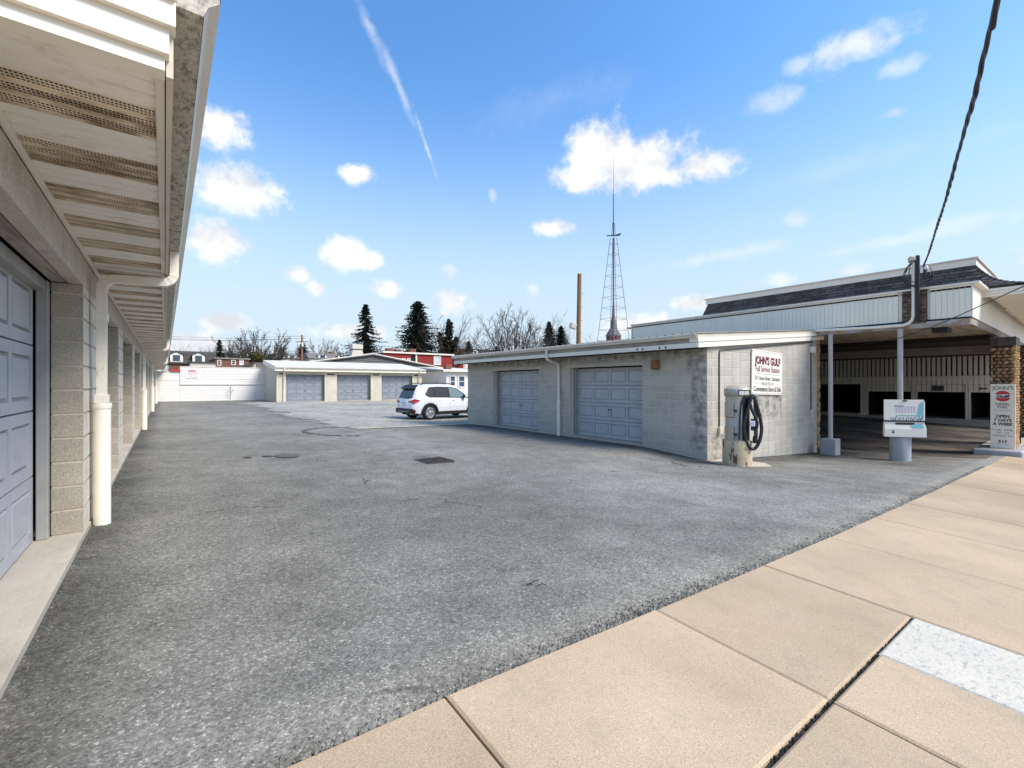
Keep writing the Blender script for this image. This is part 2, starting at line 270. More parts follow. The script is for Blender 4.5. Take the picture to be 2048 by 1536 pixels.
# ------------------------------------------------------------------ mesh helpers
WM = {}                                           # world matrices, so that parts can be parented without an update
class MB:
    def __init__(s): s.v = []; s.f = []; s.sm = []; s.mi = []; s.cm = 0
    def add(s, vs, fs, smooth=False):
        o = len(s.v); s.v += [tuple(v) for v in vs]
        for f in fs: s.f.append(tuple(i + o for i in f)); s.sm.append(smooth); s.mi.append(s.cm)
        return s
    def box(s, x0, x1, y0, y1, z0, z1):
        return s.add([(x0, y0, z0), (x1, y0, z0), (x1, y1, z0), (x0, y1, z0), (x0, y0, z1), (x1, y0, z1), (x1, y1, z1), (x0, y1, z1)],
                     [(0, 3, 2, 1), (4, 5, 6, 7), (0, 1, 5, 4), (1, 2, 6, 5), (2, 3, 7, 6), (3, 0, 4, 7)])
    def bbox(s, x0, x1, y0, y1, z0, z1, b=0.01):
        """box with chamfered vertical and horizontal edges (a chamfered cuboid)"""
        v = []; 
        for zz, i in ((z0, b), (z0 + b, 0), (z1 - b, 0), (z1, b)):
            j = i
            v += [(x0 + b + (j if 0 else 0), y0 + i, zz), (x1 - b, y0 + i, zz), (x1 - i, y0 + b, zz), (x1 - i, y1 - b, zz), (x1 - b, y1 - i, zz), (x0 + b, y1 - i, zz), (x0 + i, y1 - b, zz), (x0 + i, y0 + b, zz)]
        f = [tuple(reversed(range(8))), tuple(range(24, 32))]
        for k in range(3):
            for i in range(8): f.append((k * 8 + i, k * 8 + (i + 1) % 8, k * 8 + 8 + (i + 1) % 8, k * 8 + 8 + i))
        return s.add(v, f)
    def prism(s, poly, a0, a1, axis='y'):
        """poly of 2d points extruded along an axis; y: (x,z), x: (y,z), z: (x,y)"""
        def p(q, a): return (q[0], a, q[1]) if axis == 'y' else ((a, q[0], q[1]) if axis == 'x' else (q[0], q[1], a))
        n = len(poly)
        return s.add([p(q, a0) for q in poly] + [p(q, a1) for q in poly], [tuple(range(n)), tuple(range(2 * n - 1, n - 1, -1))] + [(i, n + i, n + (i + 1) % n, (i + 1) % n) for i in range(n)])
    def sheet(s, poly, a0, a1, axis='y', closed=False):
        def p(q, a): return (q[0], a, q[1]) if axis == 'y' else ((a, q[0], q[1]) if axis == 'x' else (q[0], q[1], a))
        n = len(poly); m = n if closed else n - 1
        return s.add([p(q, a0) for q in poly] + [p(q, a1) for q in poly], [(i, (i + 1) % n, n + (i + 1) % n, n + i) for i in range(m)])
    def tube(s, pts, r, n=8, caps=True, smooth=True, rads=None):
        pts = [Vector(p) for p in pts]; vs = []; fs = []
        t0 = (pts[1] - pts[0]).normalized(); ref = Vector((0, 0, 1)) if abs(t0.z) < 0.9 else Vector((1, 0, 0))
        nx = t0.cross(ref).normalized()
        for i, p in enumerate(pts):
            t = (pts[min(i + 1, len(pts) - 1)] - pts[max(i - 1, 0)])
            t = t.normalized() if t.length > 1e-9 else t0
            nx = nx - t * nx.dot(t); nx = nx.normalized() if nx.length > 1e-6 else t.orthogonal().normalized(); ny = t.cross(nx)
            rr = rads[i] if rads else r
            for k in range(n):
                a = 2 * math.pi * k / n; vs.append(p + (nx * math.cos(a) + ny * math.sin(a)) * rr)
            if i:
                for k in range(n): fs.append(((i - 1) * n + k, (i - 1) * n + (k + 1) % n, i * n + (k + 1) % n, i * n + k))
        s.add(vs, fs, smooth)
        if caps:
            s.add(vs[:n], [tuple(reversed(range(n)))]); s.add(vs[-n:], [tuple(range(n))])
        return s
    def lathe(s, prof, c=(0, 0, 0), n=24, smooth=True):
        vs = []; fs = []
        for r, z in prof:
            for k in range(n):
                a = 2 * math.pi * k / n; vs.append((c[0] + r * math.cos(a), c[1] + r * math.sin(a), c[2] + z))
        for i in range(len(prof) - 1):
            for k in range(n): fs.append((i * n + k, i * n + (k + 1) % n, (i + 1) * n + (k + 1) % n, (i + 1) * n + k))
        s.add(vs, fs, smooth)
        s.add(vs[:n], [tuple(reversed(range(n)))]); s.add(vs[-n:], [tuple(range(n))])
        return s
    def xf(s, M):
        s.v = [tuple(M @ Vector(v)) for v in s.v]; return s
    def mesh(s, name):
        me = bpy.data.meshes.new(name); me.from_pydata(s.v, [], s.f)
        if any(s.sm): me.polygons.foreach_set('use_smooth', s.sm)
        if any(s.mi): me.polygons.foreach_set('material_index', s.mi)
        me.update(); return me
    def build(s, name, m, parent=None, M=None): return put(name, s.mesh(name), m, parent, M)

def put(name, me, m, parent=None, M=None):
    if m is not None:
        ms = m if isinstance(m, (list, tuple)) else (m,)
        if not me.materials:
            for q in ms: me.materials.append(MATS[q])
    o = bpy.data.objects.new(name, me); COL.objects.link(o)
    M = M or Matrix.Identity(4); WM[o.name] = M
    if parent is not None:
        o.parent = parent; o.matrix_parent_inverse = WM[parent.name].inverted()
    o.matrix_basis = M
    return o
def thing(name, label, cat, loc=(0, 0, 0), group=None, kind=None):
    o = bpy.data.objects.new(name, None); COL.objects.link(o); o.empty_display_size = 0.2
    o.location = loc; WM[o.name] = Matrix.Translation(loc)
    return tag(o, label, cat, group, kind)
def tag(o, label=None, cat=None, group=None, kind=None):
    if label: o['label'] = label
    if cat: o['category'] = cat
    if group: o['group'] = group
    if kind: o['kind'] = kind
    return o
def T(x, y, z): return Matrix.Translation((x, y, z))
def RZ(a): return Matrix.Rotation(a, 4, 'Z')
def text_mesh(body, size, bold=0.0, shear=0.0, align='CENTER', sx=1.0, spacing=1.0, depth=0.0):
    cu = bpy.data.curves.new('lettering', 'FONT'); cu.body = body; cu.size = size; cu.align_x = align; cu.align_y = 'CENTER'
    cu.offset = bold; cu.shear = shear; cu.space_character = spacing; cu.extrude = depth; cu.resolution_u = 3; cu.fill_mode = 'FRONT' if depth == 0 else 'BOTH'
    ob = bpy.data.objects.new('lettering', cu); COL.objects.link(ob)
    dg = bpy.context.evaluated_depsgraph_get(); dg.update()
    me = bpy.data.meshes.new_from_object(ob.evaluated_get(dg))
    bpy.data.objects.remove(ob); bpy.data.curves.remove(cu)
    if sx != 1.0: me.transform(Matrix.Diagonal((sx, 1, 1, 1)))
    me.materials.clear()
    return me

# ------------------------------------------------------------------ ground
GX = [-0.6, 1.0, 5.0, 10.2, 17.0, 25.0, 36.0]
GY = [1.75, 3.5, 5.7, 7.5, 15.0, 18.0, 22.0, 38.4, 44.0]
GD = [[1.31, 1.36, 1.585, 1.81, 2.06, 2.30, 2.45],
      [1.31, 1.35, 1.56, 1.82, 2.21, 2.33, 2.40],
      [1.31, 1.35, 1.54, 1.83, 2.25, 2.30, 2.30],
      [1.31, 1.34, 1.50, 1.675, 2.20, 2.20, 2.20],
      [1.31, 1.33, 1.47, 1.66, 1.95, 2.0, 2.0],
      [1.31, 1.33, 1.50, 1.76, 1.8, 1.9, 1.9],
      [1.31, 1.34, 1.50, 1.77, 1.8, 1.9, 1.9],
      [1.33, 1.35, 1.375, 1.42, 1.50, 1.6, 1.7],
      [1.33, 1.33, 1.34, 1.38, 1.42, 1.5, 1.6]]
def gd0(x, y):
    def loc(a, v):
        v = min(max(v, a[0]), a[-1]); i = 0
        while i < len(a) - 2 and v > a[i + 1]: i += 1
        return i, (v - a[i]) / (a[i + 1] - a[i])
    i, tx = loc(GX, x); j, ty = loc(GY, y)
    a = GD[j][i] * (1 - tx) + GD[j][i + 1] * tx; b = GD[j + 1][i] * (1 - tx) + GD[j + 1][i + 1] * tx
    return a * (1 - ty) + b * ty
def gz(x, y):                                    # ground height, slightly smoothed
    s = 0
    for dx, dy in ((0, 0), (0.4, 0), (-0.4, 0), (0, 0.3), (0, -0.3)): s += gd0(x + dx, max(y + dy, 1.75) if y >= 1.75 else y)
    return EYE - s / 5
def swz(x, y): return EYE - gd0(x, 1.75) - 0.048 * (1.75 - y)   # sidewalk falls to the street
SWY = 1.75
def frange(a, b, s):
    n = int(round((b - a) / s)); return [a + (b - a) * i / n for i in range(n + 1)]
def build_ground():
    xs = [-500, -200, -60, -20, -6] + frange(-1, 37, 0.4) + [45, 60, 120, 250, 600]
    ys = [-500, -120, -30, -6] + frange(-3, 1.3, 1.0) + [1.742] + frange(1.75, 45.75, 0.4) + [52, 70, 110, 200, 400, 900]
    rr = random.Random(3); vs = []; fs = []
    for y in ys:
        for x in xs:
            if y < 1.745: z = (swz(max(x, -3), max(y, -3.0)) if x < 60 else swz(60, max(y, -3))) - 0.13
            else: z = gz(x, y) + mnoise.noise((x * 0.6, y * 0.6, 0)) * 0.006
            vs.append((x, y, z))
    n = len(xs)
    for j in range(len(ys) - 1):
        for i in range(n - 1): fs.append((j * n + i, j * n + i + 1, (j + 1) * n + i + 1, (j + 1) * n + i))
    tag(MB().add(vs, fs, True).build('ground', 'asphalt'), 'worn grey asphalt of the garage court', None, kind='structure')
build_ground()
def drape(name, poly_fn, x0, x1, y0, y1, step, lift, m, label, kind='structure'):
    """a sheet that follows the ground where poly_fn(x,y) holds"""
    xs = frange(x0, x1, step); ys = frange(y0, y1, step); vs = []; fs = []; ix = {}
    for j in range(len(ys) - 1):
        for i in range(len(xs) - 1):
            if poly_fn((xs[i] + xs[i + 1]) / 2, (ys[j] + ys[j + 1]) / 2):
                q = []
                for (a, b) in ((i, j), (i + 1, j), (i + 1, j + 1), (i, j + 1)):
                    if (a, b) not in ix:
                        ix[(a, b)] = len(vs); x, y = xs[a], ys[b]
                        vs.append((x, y, gz(x, y) + mnoise.noise((x * 0.6, y * 0.6, 0)) * 0.006 + lift))
                    q.append(ix[(a, b)])
                fs.append(tuple(q))
    return tag(MB().add(vs, fs, True).build(name, m), label, None, kind=kind)
def in_gravel(x, y):
    w = mnoise.noise((x * 0.5, y * 0.35, 3)) * 1.0 + mnoise.noise((x * 2.3, y * 2.3, 9)) * 0.35
    edge = 15.0 + 0.26 * (x - 5.0) + w * 0.25
    left = 4.6 + w * 1.5 + max(0, (24 - y)) * 0.06
    return y > edge and x > left and y < 38.3 and x < 26
drape('gravel_yard', in_gravel, 2.8, 26, 14, 38.4, 0.2, 0.012, 'gravel', 'pale crushed stone yard in front of the far garages')
mat('sand_edge', (0.58, 0.50, 0.38), 0.95, 0.2, 3, fine=(80, 0.3), dirt=((0.3, 0.28, 0.25), 4, 0.5, 0.7))
drape('sand_strip', lambda x, y: abs(y - (14.75 + 0.29 * (x - 5.0))) < 0.10 + 0.10 * mnoise.noise((x * 1.5, y * 1.5, 5)) + 0.03 * (x - 5), 4.9, 10.2, 13.5, 17.0, 0.07, 0.018, 'sand_edge', 'sandy strip between the asphalt and the gravel')
mat('tar_soft', (0.115, 0.108, 0.10), 0.85, 0.3, 5, fine=(60, 0.4))
mat('tar', (0.035, 0.034, 0.032), 0.75, 0.3, 5, fine=(60, 0.4))
def tarpatch(x, y):
    n = mnoise.noise((x * 2.0, y * 0.9, 1)) + 0.6 * mnoise.noise((x * 6, y * 3, 2))
    return ((x - 1.75) / 0.75) ** 2 + ((y - 9.45) / 0.32) ** 2 < 0.6 + n * 1.1
mat('canopy_floor', (0.15, 0.125, 0.10), 0.9, 0.25, 1.2, fine=(60, 0.2), dirt=((0.03, 0.028, 0.026), 0.6, 0.40, 0.60, (1, 1, 1), 0.9))  # dark patches paint in the shade under the canopy
drape('drive_slab', lambda x, y: True, 18.6, 35.8, 2.0, 11.0, 0.6, 0.01, 'canopy_floor', 'concrete floor under the canopy with shade painted in')

# sidewalk: one slab per joint square
def build_sidewalk():
    root = tag(bpy.data.objects.new('sidewalk', None), 'tan concrete sidewalk along the street', None, kind='structure'); COL.objects.link(root); WM[root.name] = Matrix.Identity(4)
    def slab(x0, x1, y0, y1, m, name='slab', g=0.0045):
        rr = random.Random(int(x0 * 100 + y0 * 10)); dz = rr.uniform(-0.003, 0.003)
        nx = 6; b = 0.012; vs = []
        x0 += g; x1 -= g; y0 += g; y1 -= g
        c = [(x0, y0), (x1, y0), (x1, y1), (x0, y1)]; ci = [(x0 + b, y0 + b), (x1 - b, y0 + b), (x1 - b, y1 - b), (x0 + b, y1 - b)]
        vs = [(x, y, swz(x, y) - 0.12) for x, y in c] + [(x, y, swz(x, y) + dz - b * 0.7) for x, y in c] + [(x, y, swz(x, y) + dz) for x, y in ci]
        fs = [(0, 1, 5, 4), (1, 2, 6, 5), (2, 3, 7, 6), (3, 0, 4, 7), (4, 5, 9, 8), (5, 6, 10, 9), (6, 7, 11, 10), (7, 4, 8, 11), (8, 9, 10, 11)]
        MB().add(vs, fs).build(name, m, root)
    P = 1.524; x = 0.97 - 2 * P; k = 0
    while x < 40:
        if x < 3.9:
            slab(x, x + P, 0.784, SWY, 'sidewalk')
            if abs(x - 2.494) < 0.05:                  # the pale repaired slab beside the kerb side joint
                slab(x, 3.22, -1.6, 0.772, 'sidewalk'); slab(3.22, x + P, -1.6, 0.778, 'white_concrete', 'pale_patch', 0.003)
            else: slab(x, x + P, -1.6, 0.772, 'sidewalk')
        else: slab(x, x + P, -1.6, SWY, 'sidewalk')
        x += P
    # dirt and grit packed in the lengthwise joint
    rr = random.Random(5); m = MB()
    for i in range(900):
        px = rr.uniform(-1, 4.0); py = 0.78 + rr.uniform(-0.016, 0.016); s = rr.uniform(0.003, 0.008); z = swz(px, py) - 0.012
        m.add([(px - s, py, z - s), (px + s * 0.4, py - s, z - s), (px + s * 0.4, py + s, z - s), (px, py, z + s)], [(0, 1, 3), (1, 2, 3), (2, 0, 3)])
    MB().box(-3, 40, 0.74, 0.82, -2, -1.9)
    tag(m.build('joint_grit', 'tar', root), None, None, kind='stuff')
    fill = MB(); 
    for a, b in zip(frange(-2, 38, 1), frange(-2, 38, 1)[1:]):
        fill.add([(a, 0.74, swz(a, 0.78) - 0.02), (b, 0.74, swz(b, 0.78) - 0.02), (b, 0.82, swz(b, 0.78) - 0.02), (a, 0.82, swz(a, 0.78) - 0.02)], [(0, 1, 2, 3)])
        fill.add([(a, -1.6, swz(a, -1.6) - 0.05), (b, -1.6, swz(b, -1.6) - 0.05), (b, 0.74, swz(b, 0.74) - 0.05), (a, 0.74, swz(a, 0.74) - 0.05)], [(0, 1, 2, 3)])
        fill.add([(a, 0.82, swz(a, 0.82) - 0.03), (b, 0.82, swz(b, 0.82) - 0.03), (b, 1.76, swz(b, 1.76) - 0.03), (a, 1.76, swz(a, 1.76) - 0.03)], [(0, 1, 2, 3)])
    fill.build('joint_bed', 'tar', root)
build_sidewalk()
def build_edge():
    # broken asphalt lip and loose stone where the lot meets the sidewalk and the door slab
    rr = random.Random(11); m = MB()
    def stone(x, y, z, s):
        a = rr.uniform(0, 6.28); p = []
        for k in range(4):
            t = a + k * 1.57 + rr.uniform(-0.4, 0.4); q = s * rr.uniform(0.6, 1.1); p.append((x + q * math.cos(t), y + q * math.sin(t), z - s * 0.2))
        p.append((x + rr.uniform(-.3, .3) * s, y + rr.uniform(-.3, .3) * s, z + s * rr.uniform(0.4, 0.75)))
        m.add(p, [(0, 1, 4), (1, 2, 4), (2, 3, 4), (3, 0, 4)])
    for i in range(2600):
        x = rr.uniform(-0.5, 16) if i % 3 else rr.uniform(-0.5, 5); y = SWY + abs(rr.gauss(0, 0.045)) - 0.01
        stone(x, y, gz(x, max(y, 1.75)) + 0.002, rr.uniform(0.006, 0.017))
    for i in range(1500):
        y = rr.uniform(1.9, 12); x = -0.53 + abs(rr.gauss(0, 0.035)); stone(x, y, gz(x, y) + 0.002, rr.uniform(0.005, 0.014))
    for i in range(2600):
        y = SWY + rr.uniform(0.02, 1.0) ** 2 * 6.0; x = rr.uniform(-0.5, 9); stone(x, y, gz(x, y), rr.uniform(0.004, 0.010))
    tag(m.build('loose_stones', 'asphalt'), 'loose stone chips along the asphalt edge', 'gravel', kind='stuff')
    t = MB()
    for (x, y, a, l) in ((2.02, 2.44, 0.1, 0.10), (2.06, 2.40, -0.7, 0.07), (2.04, 2.42, 2.6, 0.05)):
        p = Vector((x, y, gz(x, y) + 0.006)); q = p + Vector((math.cos(a), math.sin(a), 0)) * l; mid = (p + q) / 2 + Vector((0.01, 0.006, 0.012))
        t.tube([p, mid, q + Vector((0, 0, 0.004))], 0.003, 5)
    tag(t.build('twig', 'tar'), 'small dark twig lying on the asphalt in the foreground', 'twig')
build_edge()
#--PART2--
# ------------------------------------------------------------------ shared building pieces
C8 = 0.2032                                           # one block course
MESH = {}
def cached(key, fn):
    if key not in MESH: MESH[key] = fn()
    return MESH[key]
def block_mesh(l, d, h, m):
    l, d, h = round(l, 3), round(d, 3), round(h, 3)
    def fn():
        me = MB().bbox(-l / 2, l / 2, -d / 2, d / 2, 0, h, 0.004).mesh('block'); me.materials.append(MATS[m]); return me
    return cached(('block', l, d, h, m), fn)
def block_row(a, b, k, first_half):
    """lengths of the blocks of one course between a and b (running bond)"""
    out = []; p = a; L1 = 0.4064
    n = L1 / 2 if (k % 2 == 0) == first_half else L1
    while p < b - 0.03:
        q = min(p + n, b)
        if b - q < 0.06: q = b
        out.append((p, q)); p = q; n = L1
    return out

def door_meshes(w, h, m='door_paint', nsec=4, npan=4):
    """sectional door, local: width along x centred, face towards -y, bottom at 0; returns section meshes"""
    sh = h / nsec
    def sec():
        b = MB(); g = 0.006; z0, z1 = g, sh - g; st = 0.085; rl = 0.085
        b.box(-w / 2, w / 2, 0.028, 0.05, z0, z1)
        pw = (w - st * (npan + 1)) / npan
        for i in range(npan + 1):
            x = -w / 2 + i * (pw + st); b.box(x, x + st, 0, 0.0285, z0, z1)
        for i in range(npan):
            x = -w / 2 + st + i * (pw + st)
            b.box(x - 0.0005, x + pw + 0.0005, 0.0004, 0.0285, z0, z0 + rl); b.box(x - 0.0005, x + pw + 0.0005, 0.0004, 0.0285, z1 - rl, z1)
            c = 0.045; e = 0.018                                                   # raised field with sloping margins
            x0, x1, y0, y1 = x + e, x + pw - e, z0 + rl + e, z1 - rl - e
            b.add([(x0, 0.028, y0), (x1, 0.028, y0), (x1, 0.028, y1), (x0, 0.028, y1), (x0 + 0.012, 0.002, y0 + 0.012), (x1 - 0.012, 0.002, y0 + 0.012), (x1 - 0.012, 0.002, y1 - 0.012), (x0 + 0.012, 0.002, y1 - 0.012)],
                  [(0, 1, 5, 4), (1, 2, 6, 5), (2, 3, 7, 6), (3, 0, 4, 7), (4, 5, 6, 7)])
        me = b.mesh('door_section'); me.materials.append(MATS[m]); return me
    return cached(('sec', round(w, 2), round(h, 2), m, nsec, npan), sec), sh, nsec
def handle_mesh():
    def fn():
        b = MB().tube([(0, 0, 0), (0, -0.035, 0)], 0.012, 8).tube([(-0.05, -0.04, 0), (0.06, -0.04, -0.008)], 0.011, 8)
        me = b.mesh('handle'); me.materials.append(MATS['black']); return me
    return cached('handle', fn)
def add_door(parent, M, w, h, handle=True, lock=True, paint='door_paint'):
    """M places the local door frame"""
    back = cached(('back', round(w, 2), round(h, 2)), lambda: MB().box(-w / 2 - 0.03, w / 2 + 0.03, 0.052, 0.08, 0, h + 0.1).mesh('garage_door'))
    d = put('garage_door', back, 'dark', parent, M)
    me, sh, n = door_meshes(w, h, paint)
    for i in range(n): put('door_section', me, None, d, M @ T(0, 0, i * sh))
    put('bottom_seal', cached(('seal', round(w, 2)), lambda: MB().box(-w / 2, w / 2, 0.004, 0.05, -0.012, 0.014).mesh('bottom_seal')), 'rubber_seal', d, M)
    if handle:
        put('handle', handle_mesh(), None, d, M @ T(0.02, 0, sh * 1.62))
    if lock:
        put('latch', handle_mesh(), None, d, M @ T(w / 2 - 0.12, 0, sh * 1.05))
    return d

K_GUTTER = [(0, 0), (0, -0.095), (0.075, -0.095), (0.09, -0.06), (0.118, -0.035), (0.118, -0.005), (0.108, 0.0), (0.108, -0.012), (0.112, -0.03), (0.083, -0.056), (0.07, -0.088), (0.006, -0.088), (0.006, 0)]

# ------------------------------------------------------------------ long garage row on the left
def left_row():
    WX = -0.555; FZ = EYE - 1.27; HD = FZ + 2.12; SOF = EYE + 1.11; Y0, Y1 = 2.0, 43.4; PITCH = 3.68; DW = 2.74
    root = thing('garage_row', 'long grey block garage row with blue grey doors and vented white soffit', 'garage', (-3, 22, FZ))
    MB().box(-7.5, -0.96, Y0, Y1, FZ - 0.3, SOF + 0.35).build('wall_core', 'dark', root)
    MB().box(-1.0, WX + 0.012, Y0 - 0.4, Y1, FZ - 0.25, FZ).build('floor_slab', 'slab_concrete', root)
    jambs = [5.31 + PITCH * k for k in range(-1, 11)]
    for k, yj in enumerate(jambs):
        # pier from this far jamb to the next opening
        a, b = yj, min(yj + PITCH - DW, Y1)
        if k == 0: a = Y0
        near = yj < 21
        if not near:
            MB().box(WX - 0.2, WX, a, b, FZ, HD).build('pier', 'block', root); 
        else:
            MB().box(WX - 0.193, WX - 0.007, a + 0.011, b - 0.011, FZ, HD - 0.002).build('pier', 'mortar', root)
            for c in range(11):
                z = FZ + c * C8 + 0.006; h = min(C8 - 0.012, HD - z)
                if h < 0.03: continue
                for p, q in block_row(a, b, c, True):
                    m = block_mesh(q - p - 0.012, 0.2, h, 'block'); put('block', m, None, root, T(WX - 0.1, (p + q) / 2, z) @ RZ(R(90)))
        if k < len(jambs) - 1 and b + DW < Y1 + 0.5:
            cy = b + DW / 2
            # jamb post, head, track shadow
            for s in (-1, 1):
                MB().bbox(WX - 0.275, WX - 0.203, cy + s * (DW / 2 - 0.035) - 0.036, cy + s * (DW / 2 - 0.035) + 0.036, FZ + 0.001, HD - 0.004, 0.005).build('door_jamb', 'frame_paint', root)
            add_door(root, T(WX - 0.29, cy, FZ + 0.004) @ RZ(R(90)), DW - 0.14, 2.10, handle=near, lock=False)
            MB().box(WX - 0.95, WX - 0.40, b, b + DW, FZ, HD + 0.2).build('door_reveal', 'dark', root)
            MB().box(WX - 0.33, WX - 0.22, b, b + DW, HD - 0.09, HD - 0.002).build('head_jamb', 'frame_paint', root)
        # precast lintels: outer and inner one with an open joint between
    for k, yj in enumerate(jambs[:-1]):
        b = yj + PITCH - DW
        MB().bbox(WX - 0.098, WX + 0.002, b - 0.2, b + DW + 0.2, HD + 0.001, SOF - 0.02, 0.006).build('lintel', 'lintel', root)
        MB().bbox(WX - 0.205, WX - 0.107, b - 0.2, b + DW + 0.2, HD + 0.006, SOF - 0.02, 0.006).build('lintel', 'lintel_wood', root)
        if k: MB().bbox(WX - 0.2, WX - 0.001, yj + 0.205, b - 0.205, HD + 0.003, SOF - 0.02, 0.004).build('bond_block', 'lintel', root)
    MB().box(WX - 0.4, WX - 0.01, Y0, Y1, SOF - 0.019, SOF + 0.3).build('plate', 'lintel', root)
    # soffit: alternating solid and perforated strips, each strip its own panel
    PW = 0.2955; XI, XO = WX + 0.01, -0.005
    def rib(b, y, w=0.012, d=0.012):
        b.add([(XI, y - w, 0), (XO, y - w, 0), (XO, y - w * 0.3, d), (XI, y - w * 0.3, d), (XO, y + w * 0.3, d), (XI, y + w * 0.3, d), (XO, y + w, 0), (XI, y + w, 0)], [(0, 1, 2, 3), (3, 2, 4, 5), (5, 4, 6, 7)])
    def solid():
        b = MB(); n = 3; s = PW / n
        for i in range(n):
            b.add([(XI, i * s + 0.012, 0), (XO, i * s + 0.012, 0), (XO, (i + 1) * s - 0.012, -0.002), (XI, (i + 1) * s - 0.012, -0.002)], [(0, 3, 2, 1)]); rib(b, (i + 1) * s)
        me = b.mesh('soffit_panel'); me.materials.append(MATS['soffit']); return me
    def vented():
        b = MB(); n = 3; s = PW / n
        for i in range(n):
            y0, y1 = i * s + 0.012, (i + 1) * s - 0.012; rib(b, (i + 1) * s)
            nc = 42; nr = 3; m0 = 0.012
            ys = [y0, y0 + m0]; hh = (y1 - y0 - 2 * m0) / (nr * 2 - 1)
            for j in range(nr * 2 - 1): ys.append(ys[-1] + hh)
            ys.append(y1)
            xs = [XI]; st = (XO - XI) / nc
            for j in range(nc): xs += [XI + j * st + st * 0.2, XI + j * st + st * 0.86]
            xs.append(XO)
            vs = [(x, y, 0) for y in ys for x in xs]; fs = []; nx = len(xs)
            for jy in range(len(ys) - 1):
                for jx in range(nx - 1):
                    if jx % 2 == 1 and 1 <= jy <= nr * 2 - 1 and jy % 2 == 1: continue
                    fs.append((jy * nx + jx, (jy + 1) * nx + jx, (jy + 1) * nx + jx + 1, jy * nx + jx + 1))
            b.add(vs, fs)
        me = b.mesh('soffit_panel'); me.materials.append(MATS['soffit_vent']); return me
    ms, mv = solid(), vented()
    n = int((Y1 - Y0) / PW)
    for i in range(n):
        put('soffit_panel', mv if i % 2 else ms, None, root, T(0, Y0 + 0.03 + i * PW, SOF))
    MB().box(XI, XO, Y0 + 0.02, Y1, SOF + 0.035, SOF + 0.045).build('soffit_void', 'void', root)
    MB().box(XI - 0.006, XI + 0.022, Y0 + 0.02, Y1, SOF - 0.018, SOF - 0.004).build('soffit_channel', 'soffit', root)
    MB().box(XO - 0.024, XO + 0.004, Y0 + 0.02, Y1, SOF - 0.014, SOF - 0.003).build('soffit_channel', 'gutter_front', root)
    # fascia, gutter
    MB().box(0.003, 0.024, Y0 + 0.02, Y1, SOF - 0.02, SOF + 0.34).build('fascia', 'fascia_grey', root)
    g = MB().prism([(x + 0.026, z + SOF + 0.325) for x, z in [(0, 0), (0, -0.105), (0.085, -0.105), (0.1, -0.065), (0.135, -0.035), (0.135, 0.0)]], Y0 - 0.02, Y1)
    g.mi = [0] * len(g.f); g.build('gutter', 'gutter_grime', root)
    MB().sheet([(0.113, SOF + 0.2195), (0.128, SOF + 0.259), (0.163, SOF + 0.289), (0.163, SOF + 0.331), (0.150, SOF + 0.331), (0.150, SOF + 0.322)], Y0 - 0.022, Y1).build('gutter_lip', 'gutter_front', root)
    MB().prism([(0.02 , SOF + 0.34), (0.15, SOF + 0.33), (0.15, SOF + 0.345), (-3.5, SOF + 1.15), (-3.5, SOF + 1.1)], Y0 - 0.02, Y1).build('roof', 'black', root)
    # gable end: lapped siding boards stepping back under the rake
    for i, (z0, z1, xr, yo) in enumerate(((0.0, 0.055, 0.0, 0.0), (0.055, 0.15, 0.012, -0.014), (0.15, 0.245, 0.03, -0.026), (0.245, 0.40, 0.03, -0.034), (0.40, 0.55, 0.03, -0.040))):
        MB().add([(-7.5, Y0 + yo - 0.016, SOF - 0.02 + z0), (xr, Y0 + yo - 0.016, SOF - 0.02 + z0), (xr, Y0 + yo - 0.002, SOF - 0.02 + z1 + 0.01), (-7.5, Y0 + yo - 0.002, SOF - 0.02 + z1 + 0.01), (-7.5, Y0 + yo + 0.05, SOF - 0.02 + z0), (xr, Y0 + yo + 0.05, SOF - 0.02 + z0), (xr, Y0 + yo + 0.05, SOF - 0.02 + z1 + 0.01), (-7.5, Y0 + yo + 0.05, SOF - 0.02 + z1 + 0.01)],
                 [(0, 1, 2, 3), (0, 4, 5, 1), (1, 5, 6, 2), (2, 6, 7, 3), (3, 7, 4, 0)]).build('siding_board', 'white_trim', root)
    MB().box(-7.5, -0.02, Y0 + 0.0, Y0 + 0.3, SOF + 0.05, SOF + 0.9).build('gable_core', 'white_trim', root)
    # downspouts
    for j, y in enumerate((5.72, 16.76, 27.8, 38.84)):
        zt = SOF + 0.22; zs = SOF - 0.10; px = -0.47
        pts = [(0.075, y, zt), (0.075, y, zs + 0.16)]
        for a in range(0, 91, 15): pts.append((0.075 - 0.10 + 0.10 * math.cos(R(a)), y, zs + 0.10 - 0.10 * math.sin(R(a)) + 0.0))
        pts += [(-0.2, y, zs - 0.005), (-0.36, y, zs - 0.012)]
        for a in range(0, 91, 15): pts.append((-0.36 - 0.11 * math.sin(R(a)), y, zs - 0.012 - 0.11 * (1 - math.cos(R(a)))))
        pts += [(px, y, FZ + 1.16)]
        b = MB(); path = pts
